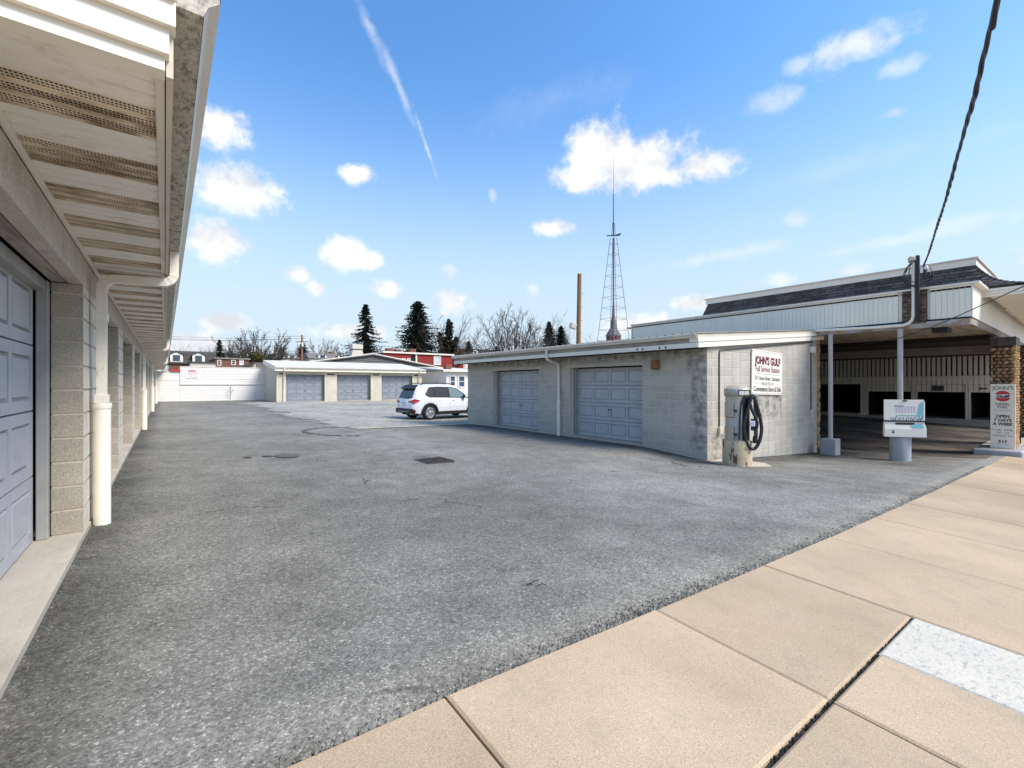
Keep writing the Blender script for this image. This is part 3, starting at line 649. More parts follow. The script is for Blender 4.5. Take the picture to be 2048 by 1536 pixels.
        def ribbed(pts, hw, hd):      # fluted rectangular pipe
            prof = []
            for q in ((-hw, -hd), (-hw * .5, -hd), (-hw * .42, -hd * .82), (-hw * .1, -hd * .82), (0, -hd), (hw * .1, -hd * .82), (hw * .42, -hd * .82), (hw * .5, -hd), (hw, -hd), (hw, hd), (-hw, hd)): prof.append(q)
            vs = []; fs = []; n = len(prof); pv = [Vector(p) for p in pts]
            for i, p in enumerate(pv):
                t = (pv[min(i + 1, len(pv) - 1)] - pv[max(i - 1, 0)]).normalized(); nx = Vector((0, 1, 0)); ny = t.cross(nx)
                sc = 1.0 + (0.06 if 3 <= i <= 7 and i % 2 else 0)
                for (u, v) in prof: vs.append(p + nx * u * sc - ny * v * sc * (-1))
                if i:
                    for k in range(n): fs.append(((i - 1) * n + k, (i - 1) * n + (k + 1) % n, i * n + (k + 1) % n, i * n + k))
            b.add(vs, fs)
        ribbed(path, 0.048, 0.036)
        ds = b.build('downspout', 'downspout', root)
        MB().bbox(px - 0.045, px + 0.045, y - 0.056, y + 0.056, FZ + 1.86, FZ + 1.93, 0.004).build('sleeve', 'downspout', ds)
        MB().bbox(px - 0.052, px + 0.052, y - 0.060, y + 0.060, FZ + 1.09, FZ + 1.17, 0.004).build('sleeve', 'downspout', ds)
        MB().lathe([(0.070, 1.04), (0.072, 1.085), (0.068, 1.09)], (px, y, FZ), 20).build('collar', 'downspout', ds)
        MB().lathe([(0.065, -0.12), (0.065, 1.06)], (px, y, FZ), 20).build('drain_pipe', 'pvc', ds)
        MB().box(WX + 0.0, px, y - 0.02, y - 0.012, FZ + 0.0, FZ + 0.01).build('strap', 'steel_dark', ds)
left_row()

# ------------------------------------------------------------------ middle garage with two doors
stain = box_stain_shade([(10.0, 10.4, 5.75, 6.25, EYE + 0.35, EYE + 0.95, 0.06), (10.0, 10.4, 5.72, 6.1, EYE - 1.6, EYE + 0.4, 0.10), (10.0, 10.4, 5.7, 17, EYE + 0.66, EYE + 1.1, 0.10),  # last box: top-course mildew with the eave shade painted in
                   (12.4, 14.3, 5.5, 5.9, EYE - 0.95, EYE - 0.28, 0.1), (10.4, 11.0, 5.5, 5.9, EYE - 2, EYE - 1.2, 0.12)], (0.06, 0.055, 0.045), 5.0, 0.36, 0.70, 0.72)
mat('grey_block', (0.47, 0.455, 0.42), 0.9, 0.08, 1.6, fine=(110, 0.14), rnd=0.07, dirt=((0.33, 0.31, 0.27), 1.6, 0.52, 0.78, (1, 1, 0.5), 0.55), bump=(140, 0.5, 0.005), extra=stain)  # stain also holds the painted eave shade
mat('grey_mortar', (0.60, 0.56, 0.49), 0.9, 0.08, 3, fine=(110, 0.14), extra=stain)  # stain also holds the painted eave shade
mat('painted_shade', (0.03, 0.026, 0.023), 0.95, 0.2, 2)  # near-black brown that paints shade into ceilings, eave soffit and inner walls
mat('fascia_dark', (0.33, 0.315, 0.29), 0.6, 0.12, 3, dirt=((0.08, 0.075, 0.07), 4, 0.5, 0.75, (1, 0.4, 2), 0.7))
mat('metal_roof', (0.16, 0.155, 0.15), 0.45, 0.1, 1, dirt=((0.10, 0.095, 0.09), 4, 0.5, 0.7, (0.4, 2, 1), 0.6))
def mid_garage():
    FX = 10.2; Y0, Y1 = 5.70, 16.4; X1 = 17.0; FZ = EYE - 1.625; HD = FZ + 2.13
    root = thing('block_garage', 'low grey block garage with two blue doors behind the fuel pump', 'garage', (13.5, 11, FZ))
    rake = lambda x: EYE + 0.86 + (x - 10.2) * (1.47 - 0.86) / 6.8
    doors = ((7.54, 10.28), (11.78, 14.52))
    piers = ((Y0, 7.54), (10.28, 11.78), (14.52, Y1))
    blocks = []
    for a, b in piers:
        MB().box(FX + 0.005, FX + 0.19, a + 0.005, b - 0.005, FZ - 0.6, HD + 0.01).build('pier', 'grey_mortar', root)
        for c in range(-2, 11):
            z = FZ + c * C8
            for p, q in block_row(a, b, c, a != Y0):
                if a == Y0: p, q = a + b - q, a + b - p
                blocks.append((FX + 0.1, (p + q) / 2, z, q - p - 0.015, min(C8 - 0.014, HD - z), 90))
    # courses over the openings up to the eave
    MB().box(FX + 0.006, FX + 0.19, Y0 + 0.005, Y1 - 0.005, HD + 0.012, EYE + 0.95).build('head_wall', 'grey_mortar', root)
    for c in (11, 12):
        z = FZ + c * C8 - 0.1 + 0.012
        for p, q in block_row(Y0, Y1, c, True): blocks.append((FX + 0.1, (p + q) / 2, z, q - p - 0.015, C8 - 0.014, 90))
    for a, b in doors: MB().bbox(FX - 0.012, FX + 0.05, a - 0.1, b + 0.1, HD + 0.004, HD + 0.09, 0.004).build('lintel', 'lintel', root)
    # end wall towards the street
    MB().add([(FX + 0.005, Y0 + 0.006, EYE - 2.7), (X1, Y0 + 0.006, EYE - 2.7), (X1, Y0 + 0.006, rake(X1) + 0.15), (FX + 0.005, Y0 + 0.006, rake(FX) + 0.15),
              (FX + 0.005, Y0 + 0.19, EYE - 2.7), (X1, Y0 + 0.19, EYE - 2.7), (X1, Y0 + 0.19, rake(X1) + 0.15), (FX + 0.005, Y0 + 0.19, rake(FX) + 0.15)],
             [(0, 1, 2, 3), (7, 6, 5, 4), (1, 5, 6, 2), (3, 2, 6, 7)]).build('end_wall', 'grey_mortar', root)
    for c in range(-4, 16):
        z = FZ + c * C8
        for p, q in block_row(FX + 0.2 if c % 2 else FX + 0.4, X1, c, False):
            top = rake(p) + 0.12
            if z > top - 0.04: continue
            blocks.append(((p + q) / 2, Y0 + 0.1, z, q - p - 0.015, min(C8 - 0.014, top - z), 0))
        if z < rake(FX) + 0.1:                       # the corner blocks of the end wall
            l = 0.2 if c % 2 else 0.4; blocks.append((FX + l / 2 + 0.002, Y0 + 0.1, z, l - 0.009, min(C8 - 0.014, rake(FX) + 0.1 - z), 0))
    blocks = [b for b in blocks if not (b[5] == 90 and b[1] < Y0 + 0.21 and b[3] < 0.21)]
    blocks.sort(key=lambda b: b[0] ** 2 + b[1] ** 2)
    far = MB()
    for i, (x, y, z, l, h, r) in enumerate(blocks):
        if h < 0.03: continue
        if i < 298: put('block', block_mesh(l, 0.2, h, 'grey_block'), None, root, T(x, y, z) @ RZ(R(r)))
        else:
            if r: far.bbox(x - 0.1, x + 0.1, y - l / 2, y + l / 2, z, z + h, 0.004)
            else: far.bbox(x - l / 2, x + l / 2, y - 0.1, y + 0.1, z, z + h, 0.004)
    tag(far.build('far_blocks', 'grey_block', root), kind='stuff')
    MB().box(FX + 0.9, X1 - 0.01, Y0 + 0.2, Y1 - 0.01, FZ - 0.5, EYE + 0.9).build('wall_core', 'dark', root)
    MB().box(FX + 0.01, X1, Y1 - 0.2, Y1 - 0.004, FZ - 0.6, EYE + 0.95).build('back_wall', 'grey_block', root)
    for a, b in doors:
        cy = (a + b) / 2
        MB().box(FX + 0.5, FX + 0.9, a, b, FZ - 0.3, HD + 0.3).build('door_reveal', 'dark', root)
        for s in (a + 0.035, b - 0.035): MB().box(FX + 0.20, FX + 0.28, s - 0.035, s + 0.035, FZ, HD).build('door_jamb', 'frame_paint', root)
        add_door(root, T(FX + 0.29, cy, FZ + 0.01) @ RZ(R(-90)), b - a - 0.10, 2.10)
        MB().box(FX - 0.03, FX + 0.6, a - 0.02, b + 0.02, FZ - 0.3, FZ + 0.006).build('threshold', 'slab_concrete', root)
    # roof: ribbed metal sheet, gutter, fascia, soffit
    GX0 = 9.66
    b = MB(); pts = []
    y = Y0 - 0.12
    while y < Y1 + 0.25:
        pts += [(y, 0.0), (y + 0.17, 0.0), (y + 0.18, 0.028), (y + 0.205, 0.028), (y + 0.215, 0.0)]; y += 0.229
    vs = []; fs = []
    for x, z in ((GX0 - 0.02, EYE + 1.165), (17.35, EYE + 1.80)):
        vs += [(x, p[0], z + p[1]) for p in pts]
    n = len(pts)
    for i in range(n - 1): fs.append((i, i + 1, n + i + 1, n + i))
    b.add(vs, fs); b.build('metal_roof', 'metal_roof', root)
    MB().box(GX0 + 0.01, GX0 + 0.03, Y0 - 0.0, Y1 + 0.2, EYE + 1.10, EYE + 1.163).build('rib_shade_strip', 'black', root)  # black strip painting in the shade under the roof ribs
    MB().box(GX0, GX0 + 0.03, Y0 - 0.08, Y1 + 0.2, EYE + 0.84, EYE + 1.12).build('fascia', 'fascia_dark', root)
    MB().box(GX0 - 0.012, GX0 - 0.001, Y0 - 0.085, Y1 + 0.2, EYE + 0.84, EYE + 0.95).build('fascia_board', 'white_trim', root)
    g = [(GX0 - 0.002 - x, z + EYE + 1.155) for x, z in K_GUTTER]
    MB().prism(g, Y0 - 0.09, Y1 + 0.22).build('gutter', 'gutter_front', root)
    MB().box(GX0 + 0.03, FX + 0.02, Y0 - 0.02, Y1 + 0.2, EYE + 0.845, EYE + 0.86).build('soffit', 'painted_shade', root)  # underside coloured near-black for the eave shade
    # rake trim on the street end
    def rk(z0, z1, y0, y1, m, name, x0=GX0, x1=17.35):
        s = lambda x: EYE + (x - GX0) * (1.80 - 1.165) / (17.35 - GX0)
        MB().add([(x0, y0, s(x0) + z0), (x1, y0, s(x1) + z0), (x1, y0, s(x1) + z1), (x0, y0, s(x0) + z1), (x0, y1, s(x0) + z0), (x1, y1, s(x1) + z0), (x1, y1, s(x1) + z1), (x0, y1, s(x0) + z1)],
                 [(0, 1, 2, 3), (7, 6, 5, 4), (0, 4, 5, 1), (1, 5, 6, 2), (3, 2, 6, 7), (0, 3, 7, 4)]).build(name, m, root)
    rk(0.835, 0.955, Y0 - 0.085, Y0 + 0.12, 'white_trim', 'rake_board', GX0 + 0.032); rk(0.965, 1.07, Y0 - 0.10, Y0 + 0.12, 'white_trim', 'rake_board', GX0 - 0.015); rk(1.075, 1.175, Y0 - 0.085, Y0 + 0.1, 'fascia_grey', 'rake_flashing')
    # downspout between the doors
    y = 10.72; x = FX - 0.07
    p = [(GX0 - 0.06, y, EYE + 1.07), (GX0 - 0.06, y, EYE + 0.86), (GX0 - 0.04, y, EYE + 0.80), (GX0 + 0.02, y, EYE + 0.75), (x - 0.12, y, EYE + 0.68), (x - 0.03, y, EYE + 0.64), (x, y, EYE + 0.56), (x, y, EYE - 0.5)]
    ds = MB().tube(p, 0.045, 10).build('downspout', 'downspout', root)
    MB().lathe([(0.058, 0), (0.058, 0.09)], (x, y, EYE - 0.55), 14).build('collar', 'downspout', ds)
    MB().lathe([(0.06, -0.3), (0.06, 1.12)], (x, y, FZ - 0.03), 14).build('drain_pipe', 'pvc', ds)
    MB().box(x - 0.07, FX - 0.002, y - 0.07, y + 0.07, EYE - 0.77, EYE - 0.745).build('strap', 'pvc', ds)
    # dusk lamp housing, pegs on the fascia, electric pieces on the end wall
    l = MB().bbox(FX - 0.17, FX - 0.006, 6.98, 7.16, EYE + 0.40, EYE + 0.62, 0.012).build('wall_lamp', 'rust', root)
    MB().box(FX - 0.14, FX - 0.03, 7.0, 7.14, EYE + 0.375, EYE + 0.40).build('lamp_lens', 'steel_dark', l)
    for yy in (6.45, 6.62, 7.12, 7.28): MB().bbox(GX0 - 0.02, GX0 + 0.01, yy - 0.02, yy + 0.02, EYE + 0.86, EYE + 0.91, 0.004).build('peg', 'black', root)
    c = MB().tube([(10.73, Y0 - 0.02, EYE - 1.12), (10.73, Y0 - 0.02, EYE + 0.76), (10.76, Y0 - 0.025, EYE + 0.81), (10.82, Y0 - 0.025, EYE + 0.84), (16.6, Y0 - 0.03, EYE + 1.36)], 0.016, 7).build('conduit', 'steel_dark', root)
    MB().bbox(10.67, 10.79, Y0 - 0.075, Y0 - 0.003, EYE - 1.22, EYE - 1.05, 0.008).build('junction_box', 'fascia_grey', c)
    c = MB().tube([(16.45, Y0 - 0.02, EYE - 0.85), (16.45, Y0 - 0.02, EYE + 1.0)], 0.016, 7).build('conduit', 'steel_dark', root)
    MB().bbox(16.36, 16.62, Y0 - 0.1, Y0 - 0.003, EYE + 1.0, EYE + 1.2, 0.01).build('meter_box', 'white_trim', c)
    MB().bbox(16.39, 16.52, Y0 - 0.07, Y0 - 0.003, EYE - 1.0, EYE - 0.83, 0.008).build('junction_box', 'fascia_grey', c)
    MB().tube([(16.4, Y0 - 0.03, EYE + 1.12), (16.33, Y0 - 0.08, EYE + 1.3), (16.3, Y0 - 0.09, EYE + 1.52), (16.45, Y0 - 0.1, EYE + 1.50), (16.7, Y0 - 0.1, EYE + 1.56)], 0.012, 6).build('wire', 'black', c)
    # rough ochre stone edge of the end wall
    rr = random.Random(2); m = MB()
    for z in frange(EYE - 2.1, EYE + 1.4, 0.075):
        w = rr.uniform(0.05, 0.1); m.bbox(X1 - 0.005, X1 + 0.16 + rr.uniform(-0.02, 0.03), Y0 - 0.02 - rr.uniform(0, 0.03), Y0 + 0.25, z, z + 0.07, 0.012)
    m.build('stone_edge', 'ochre_stone', root)
mat('ochre_stone', (0.46, 0.30, 0.15), 0.9, 0.2, 6, fine=(40, 0.3), rnd=0.25, dirt=((0.10, 0.05, 0.02), 14, 0.56, 0.66, (1, 1, 1), 0.8), bump=(60, 0.6, 0.01))
mid_garage()

# ------------------------------------------------------------------ far garage with three doors, white boundary wall
mat('far_door_shaded', (0.27, 0.30, 0.36), 0.6, 0.08, 2, dirt=((0.16, 0.17, 0.19), 2, 0.5, 0.75, (1, 1, 3), 0.5))  # darker copy of door_paint, shading the sunlit far doors by colour
mat('far_block', (0.60, 0.565, 0.48), 0.9, 0.08, 1.5, fine=(40, 0.1), dirt=((0.36, 0.34, 0.28), 1.2, 0.5, 0.78, (1, 1, 0.4), 0.5))
mat('white_block', (0.78, 0.78, 0.79), 0.75, 0.05, 1.5, fine=(30, 0.06), dirt=((0.55, 0.54, 0.53), 1.8, 0.62, 0.82, (1, 1, 1), 0.5), dirt2=((0.25, 0.24, 0.23), 1.1, 0.74, 0.80, (1, 1, 1), 0.7))
mat('white_roof', (0.62, 0.60, 0.57), 0.6, 0.07, 0.8, dirt=((0.5, 0.5, 0.49), 2, 0.55, 0.75, (0.3, 2, 1), 0.5))
def course_wall(b, m, root, x0, x1, y, z0, z1, depth, name):
    """block wall facing -y: joined blocks over a mortar sheet (too far to tell single blocks apart)"""
    g = MB(); z = z0; c = 0
    while z < z1 - 0.02:
        h = min(C8 - 0.008, z1 - z)
        for p, q in block_row(x0, x1, c, True): g.box(p + 0.004, q - 0.004, y, y + depth, z, z + h)
        z += C8; c += 1
    MB().box(x0 + 0.004, x1 - 0.004, y + 0.006, y + depth - 0.004, z0, z1 - 0.003).build(name, m, root)
    return tag(g.build('block_courses', b, root), kind='stuff')
def far_garage():
    Y = 38.4; FZ = EYE - 1.385; HD = FZ + 2.13
    X0, X1 = 6.75, 18.9
    xs = []
    for a, b in ((571, 648), (673, 740), (762, 823)): xs.append((at(a, 790, Y=Y + 0.15).x, at(b, 790, Y=Y + 0.15).x))
    root = thing('triple_garage', 'pale block garage with three blue grey doors beyond the gravel', 'garage', (12.8, 41, FZ))
    e = [X0] + [v for p in xs for v in p] + [X1]
    for i in range(0, len(e), 2): course_wall('far_block', 'mortar', root, e[i], e[i + 1], Y, FZ - 0.3, HD, 0.2, 'pier')
    course_wall('far_block', 'mortar', root, X0, X1, Y, HD + 0.09, EYE + 1.1, 0.2, 'head_wall')
    for a, b in xs:
        MB().box(a - 0.2, b + 0.2, Y - 0.01, Y + 0.19, HD + 0.003, HD + 0.085).build('lintel', 'far_block', root)
        for s in (a + 0.03, b - 0.03): MB().box(s - 0.03, s + 0.03, Y + 0.205, Y + 0.27, FZ, HD).build('door_jamb', 'frame_paint', root)
        add_door(root, T((a + b) / 2, Y + 0.28, FZ + 0.005), b - a - 0.1, 2.10, lock=True, paint='far_door_shaded')
        MB().box(a, b, Y + 0.42, Y + 0.9, FZ - 0.2, HD + 0.3).build('door_reveal', 'dark', root)
        MB().box(a - 0.02, b + 0.02, Y - 0.04, Y + 0.5, FZ - 0.2, FZ + 0.004).build('threshold', 'slab_concrete', root)
    Yb = 43.4; zt = EYE + 1.27; zb = EYE + 1.98
    MB().prism([(Y + 0.003, FZ - 0.3), (Yb, FZ - 0.3), (Yb, zb - 0.1), (Y + 0.003, zt - 0.12)], X0 + 0.004, X0 + 0.2, 'x').build('side_wall', 'far_block', root)
    MB().prism([(Y + 0.003, FZ - 0.3), (Yb, FZ - 0.3), (Yb, zb - 0.1), (Y + 0.003, zt - 0.12)], X1 - 0.2, X1 - 0.004, 'x').build('side_wall', 'far_block', root)
    MB().box(X0 + 0.2, X1 - 0.2, Y + 0.9, Yb, FZ - 0.2, zt - 0.2).build('wall_core', 'dark', root)
    MB().prism([(Y - 0.36, zt + 0.0), (Yb + 0.1, zb), (Yb + 0.1, zb + 0.06), (Y - 0.36, zt + 0.05)], X0 - 0.12, X1 + 0.25, 'x').build('roof', 'white_roof', root)
    MB().box(X0 - 0.1, X1 + 0.22, Y - 0.34, Y - 0.31, zt - 0.28, zt).build('fascia', 'white_trim', root)
    MB().box(X0 - 0.1, X1 + 0.22, Y - 0.31, Y + 0.01, zt - 0.28, zt - 0.26).build('soffit', 'lintel_wood', root)
    MB().prism([(Y - 0.342 - x, zt + 0.02 + z) for x, z in K_GUTTER], X0 - 0.1, X1 + 0.23, 'x').build('gutter', 'gutter_front', root)
    for sx in (X0 - 0.13, X1 + 0.22):
        MB().prism([(Y - 0.34, zt - 0.28), (Yb, zb - 0.26), (Yb, zb - 0.002), (Y - 0.34, zt - 0.004)], sx, sx + 0.03, 'x').build('rake_board', 'white_trim', root)
    for x in (7.25, 18.55):
        p = [(x, Y - 0.40, zt - 0.06), (x, Y - 0.40, zt - 0.26), (x, Y - 0.30, zt - 0.36), (x, Y - 0.07, zt - 0.46), (x, Y - 0.07, FZ)]
        MB().tube(p, 0.05, 8).build('downspout', 'pvc', root)
far_garage()

def white_wall():
    Y = 43.4; z0 = EYE - 1.55
    root = thing('boundary_wall', 'white painted block wall closing the far end of the court', 'wall', (3.5, Y, z0 + 0.2))
    a = at(360, 735, Y=Y); b = at(532, 736, Y=Y)
    # every visible course is a slightly uneven band of painted block
    rr = random.Random(8)
    def band(x0, x1, zb, zt, yo, name='course'):
        c = 0; z = zb
        while z < zt - 0.02:
            h = min(C8, zt - z)
            MB().bbox(x0, x1, Y + yo + rr.uniform(-0.008, 0.008), Y + yo + 0.22, z + 0.004, z + h - 0.006, 0.006).build(name, 'white_block', root); z += C8
    band(a.x, 7.2, EYE - 0.02, EYE + 1.33, -0.03)
    band(a.x, 7.2, z0, EYE - 0.06, 0.0)
    band(-0.9, a.x - 0.01, z0, EYE + 0.93, 0.02)
    MB().box(a.x, 7.2, Y - 0.06, Y + 0.1, EYE - 0.06, EYE - 0.022).build('ledge', 'white_block', root)
    MB().box(-0.9, 7.2, Y + 0.03, Y + 0.21, z0, EYE + 0.9).build('mortar_bed', 'fascia_grey', root)
    MB().box(a.x - 0.03, 7.2, Y - 0.05, Y + 0.22, EYE + 1.33, EYE + 1.37).build('coping', 'white_trim', root)
    MB().box(-0.9, a.x - 0.03, Y - 0.02, Y + 0.22, EYE + 0.93, EYE + 0.97).build('coping', 'white_trim', root)
    MB().box(0.35, 0.95, Y - 0.1, Y + 0.2, EYE + 0.975, EYE + 1.12).build('cap_board', 'sign_red', root)
plain('sign_red', (0.55, 0.03, 0.035), 0.5)
plain('sign_white', (0.85, 0.85, 0.86), 0.4)
plain('ink', (0.02, 0.02, 0.022), 0.5)
plain('ink_maroon', (0.20, 0.012, 0.03), 0.5)
plain('ink_grey', (0.25, 0.25, 0.26), 0.5)
plain('ink_blue', (0.015, 0.02, 0.10), 0.5)
white_wall()
def wall_notice():
    Y = 43.36; a = at(371, 739, Y=Y); b = at(397, 757, Y=Y); cx = (a.x + b.x) / 2
    root = thing('wall_notice', 'small white notice with red heading on the white wall', 'sign', (cx, Y, b.z))
    MB().bbox(a.x, b.x, Y - 0.02, Y + 0.0, b.z, a.z, 0.004).build('board', 'sign_white', root)
    h = a.z - b.z; RX = Matrix.Rotation(R(90), 4, 'X')
    MB().box(a.x + 0.18, b.x - 0.18, Y - 0.024, Y - 0.0205, a.z - 0.15, a.z - 0.05).build('heading', 'sign_red', root)
    rr = random.Random(1)
    for i in range(5):          # rows of red print too small to read
        z = a.z - 0.22 - i * 0.1; x = a.x + 0.1 + rr.uniform(0, 0.06); m = MB()
        while x < b.x - 0.14:
            w = rr.uniform(0.05, 0.14); m.box(x, x + w, Y - 0.023, Y - 0.0205, z, z + 0.035); x += w + 0.035
        m.build('print_row', 'sign_red', root)
wall_notice()
#--PART3--
# ------------------------------------------------------------------ wall sign
RX90 = Matrix.Rotation(R(90), 4, 'X')
def lettering(parent, M, rows):
    """rows: (text, size, x, z, material, kwargs); text stands in the local xz plane facing -y"""
    for body, size, x, z, m, kw in rows:
        put('lettering', text_mesh(body, size, **kw), m, parent, M @ T(x, 0, z) @ RX90)
mat('sign_panel', (0.82, 0.80, 0.77), 0.45, 0.03, 2, dirt=((0.6, 0.58, 0.58), 2, 0.6, 0.85, (1, 1, 1), 0.35))
def station_sign():
    a = Vector((12.37, 5.60, EYE + 0.93)); w, h = 1.86, 1.21
    root = thing('wall_sign', 'white station sign with maroon lettering hung crooked on the block wall', 'sign', (a.x + w / 2, 5.62, a.z - h))
    M = T(a.x + w / 2, 5.655, a.z - h / 2 - 0.02) @ Matrix.Rotation(R(1.6), 4, 'Y')
    MB().bbox(-w / 2, w / 2, 0, 0.03, -h / 2, h / 2, 0.004).build('panel', 'sign_panel', root, M)
    for (x0, x1, z0, z1) in ((-w / 2 + 0.02, w / 2 - 0.02, h / 2 - 0.035, h / 2 - 0.03), (-w / 2 + 0.02, w / 2 - 0.02, -h / 2 + 0.03, -h / 2 + 0.035), (-0.70, 0.70, -0.045, -0.036), (-0.68, -0.50, -0.315, -0.309), (0.52, 0.70, -0.315, -0.309)):
        MB().box(x0, x1, -0.003, 0.0005, z0, z1).build('rule', 'ink_grey', root, M)
    L_ = M @ T(0, -0.0035, 0)
    # drop-shadow lettering: a dark copy behind the maroon one
    lettering(root, M @ T(0, -0.002, 0), [("JOHN'S GULF", 0.29, 0.018, 0.31, 'ink', dict(bold=0.010, sx=0.90))])
    lettering(root, L_, [("JOHN'S GULF", 0.29, 0, 0.325, 'ink_maroon', dict(bold=0.004, sx=0.90)), ("Full Service Station", 0.225, 0, 0.09, 'ink_maroon', dict(bold=0.002, sx=0.86)),
                         ("517 Union Street \u2022 Lancaster", 0.155, 0, -0.16, 'ink', dict(bold=0.001, sx=0.84)), ("PHONE 392-1917", 0.115, 0, -0.31, 'ink_grey', dict(sx=0.92)), ("Convenience Store & Deli", 0.195, 0, -0.455, 'ink', dict(bold=0.003, sx=0.80))])
    for x in (-w / 2 + 0.05, 0, w / 2 - 0.05):
        for z in (h / 2 - 0.055, -h / 2 + 0.055): MB().lathe([(0.012, 0), (0.008, 0.008)], (0, 0, 0), 8).xf(T(x, 0, z) @ RX90).build('screw', 'steel_dark', root, M)
station_sign()

# ------------------------------------------------------------------ old fuel pump on its pedestal
mat('pump_metal', (0.50, 0.455, 0.38), 0.42, 0.1, 3, metal=0.25, stretch=(6, 6, 0.3), dirt=((0.10, 0.055, 0.025), 2.4, 0.60, 0.76, (2, 2, 0.3), 0.6))
mat('pedestal', (0.56, 0.47, 0.34), 0.9, 0.15, 3, fine=(60, 0.2), dirt=((0.04, 0.036, 0.03), 4.5, 0.52, 0.64, (1.5, 1.5, 0.5), 0.9), bump=(60, 0.5, 0.006))
plain('rubber', (0.022, 0.022, 0.026), 0.42)
def pump():
    cx, cy = 10.26, 5.02; g = gz(cx, cy); zp = EYE - 1.27
    pad = MB().prism([(9.72, 5.05), (10.66, 4.45), (10.98, 4.72), (10.98, 5.66), (10.2, 5.66)], g - 0.2, g + 0.012, 'z').build('pump_pad', 'slab_concrete')
    tag(pad, 'flat tan concrete pad under the pump pedestal', 'pad')
    ped = thing('pump_pedestal', 'round stained concrete pedestal carrying the fuel pump', 'pedestal', (cx, cy, g))
    H = zp - g
    for i in range(3):        # three cast rings with joints
        z0 = g + 0.01 + i * H / 3; MB().lathe([(0.301, 0), (0.306, 0.003), (0.306 - 0.003 * i, H / 3 - 0.004), (0.301, H / 3 - 0.001)], (cx, cy, z0), 48, False).build('ring', 'pedestal', ped)
    root = thing('fuel_pump', 'old round stainless fuel pump with black hose at the garage corner', 'fuel pump', (cx, cy, zp))
    MB().lathe([(0.262, 0.0), (0.262, 0.02), (0.245, 0.024), (0.245, 1.01)], (cx, cy, zp), 32).build('body', 'pump_metal', root)
    MB().lathe([(0.25, 1.0), (0.272, 1.0), (0.272, 1.16), (0.262, 1.165), (0.2, 1.215), (0.12, 1.245), (0.0001, 1.255)], (cx, cy, zp), 32).build('cap', 'pump_metal', root)
    def curved(a0, a1, z0, z1, r, m, name, par=root):
        b = MB(); vs = []; fs = []; n = 8
        for k in range(n + 1):
            a = R(a0 + (a1 - a0) * k / n)
            for rr_, z in ((r, z0), (r, z1), (r - 0.03, z1), (r - 0.03, z0)): vs.append((cx + rr_ * math.cos(a), cy + rr_ * math.sin(a), zp + z))
            if k:
                o = (k - 1) * 4
                for q in range(4): fs.append((o + q, o + (q + 1) % 4, o + 4 + (q + 1) % 4, o + 4 + q))
        fs += [(3, 2, 1, 0), (n * 4, n * 4 + 1, n * 4 + 2, n * 4 + 3)]
        return b.add(vs, fs).build(name, m, par)
    # two access doors on the left, dial window on the right, dark hose panel
    def pt(u, c, z):                          # u to the right, c towards the court
        return Vector((cx + u * math.cos(R(296)) + c * math.cos(R(206)), cy + u * math.sin(R(296)) + c * math.sin(R(206)), zp + z))
    for z0, z1 in ((0.53, 0.85), (0.02, 0.32)):
        d = curved(116, 192, z0, z1, 0.256, 'pump_metal', 'access_door')
        curved(191.6, 193.2, z0, z1, 0.2565, 'black', 'door_gap', d); curved(116, 193, z0 - 0.008, z0, 0.254, 'black', 'door_gap', d)
        p = pt(-0.03, 0.245, (z0 + z1) / 2 - 0.01)
        MB().tube([p, pt(-0.03, 0.285, (z0 + z1) / 2 - 0.01)], 0.014, 8).tube([pt(-0.085, 0.275, (z0 + z1) / 2), pt(0.005, 0.275, (z0 + z1) / 2)], 0.011, 8).tube([pt(-0.02, 0.275, (z0 + z1) / 2 - 0.05), pt(-0.02, 0.275, (z0 + z1) / 2)], 0.017, 8).build('latch', 'black', d)
    w = curved(211, 286, 1.02, 1.145, 0.279, 'black', 'dial_window')
    curved(214, 234, 1.03, 1.118, 0.283, 'sign_white', 'dial', w); curved(236, 262, 1.03, 1.118, 0.283, 'fascia_grey', 'dial', w)
    curved(232, 290, 0.02, 0.98, 0.253, 'black', 'hose_panel')
    ra = RZ(R(206))
    br = MB().bbox(-0.035, 0.035, -0.04, 0.04, 0.06, 0.92, 0.006).xf(T(*pt(0.37, 0.06, 0)) @ ra).build('hose_bracket', 'steel_dark', root)
    MB().bbox(-0.045, 0.045, -0.045, 0.045, 0.93, 1.03, 0.006).xf(T(*pt(0.37, 0.08, 0)) @ ra).build('bracket_head', 'fascia_grey', br)
    MB().bbox(-0.1, -0.02, -0.045, 0.045, 0.70, 0.92, 0.006).xf(T(*pt(0.37, 0.02, 0)) @ ra).build('bracket_plate', 'fascia_grey', br)
    def loop(u0, u1, ztop, zbot, rad, name, c0=0.14, c1=0.10):
        pts = []; N_ = 44
        for k in range(N_ + 1):
            t = 2 * math.pi * k / N_; s = math.sin(t); c = math.cos(t); low = (1 - c) / 2
            wdt = 0.30 + 0.70 * min(1.0, low * 1.6) ** 0.8
            pts.append(pt((u0 + u1) / 2 + (u1 - u0) / 2 * s * wdt, c0 + (c1 - c0) * (s + 1) / 2, (ztop + zbot) / 2 + (ztop - zbot) / 2 * c))
        return MB().tube(pts, rad, 10, caps=False).build(name, 'rubber', root)
    loop(0.13, 0.49, 1.02, -0.16, 0.036, 'hose', 0.24, 0.10)
    MB().tube([pt(0.26, 0.16, 1.0), pt(0.25, 0.18, 0.88), pt(0.29, 0.18, 0.70), pt(0.36, 0.17, 0.54), pt(0.40, 0.16, 0.42), pt(0.39, 0.15, 0.32), pt(0.33, 0.15, 0.27)], 0.03, 10).build('hose', 'rubber', root)
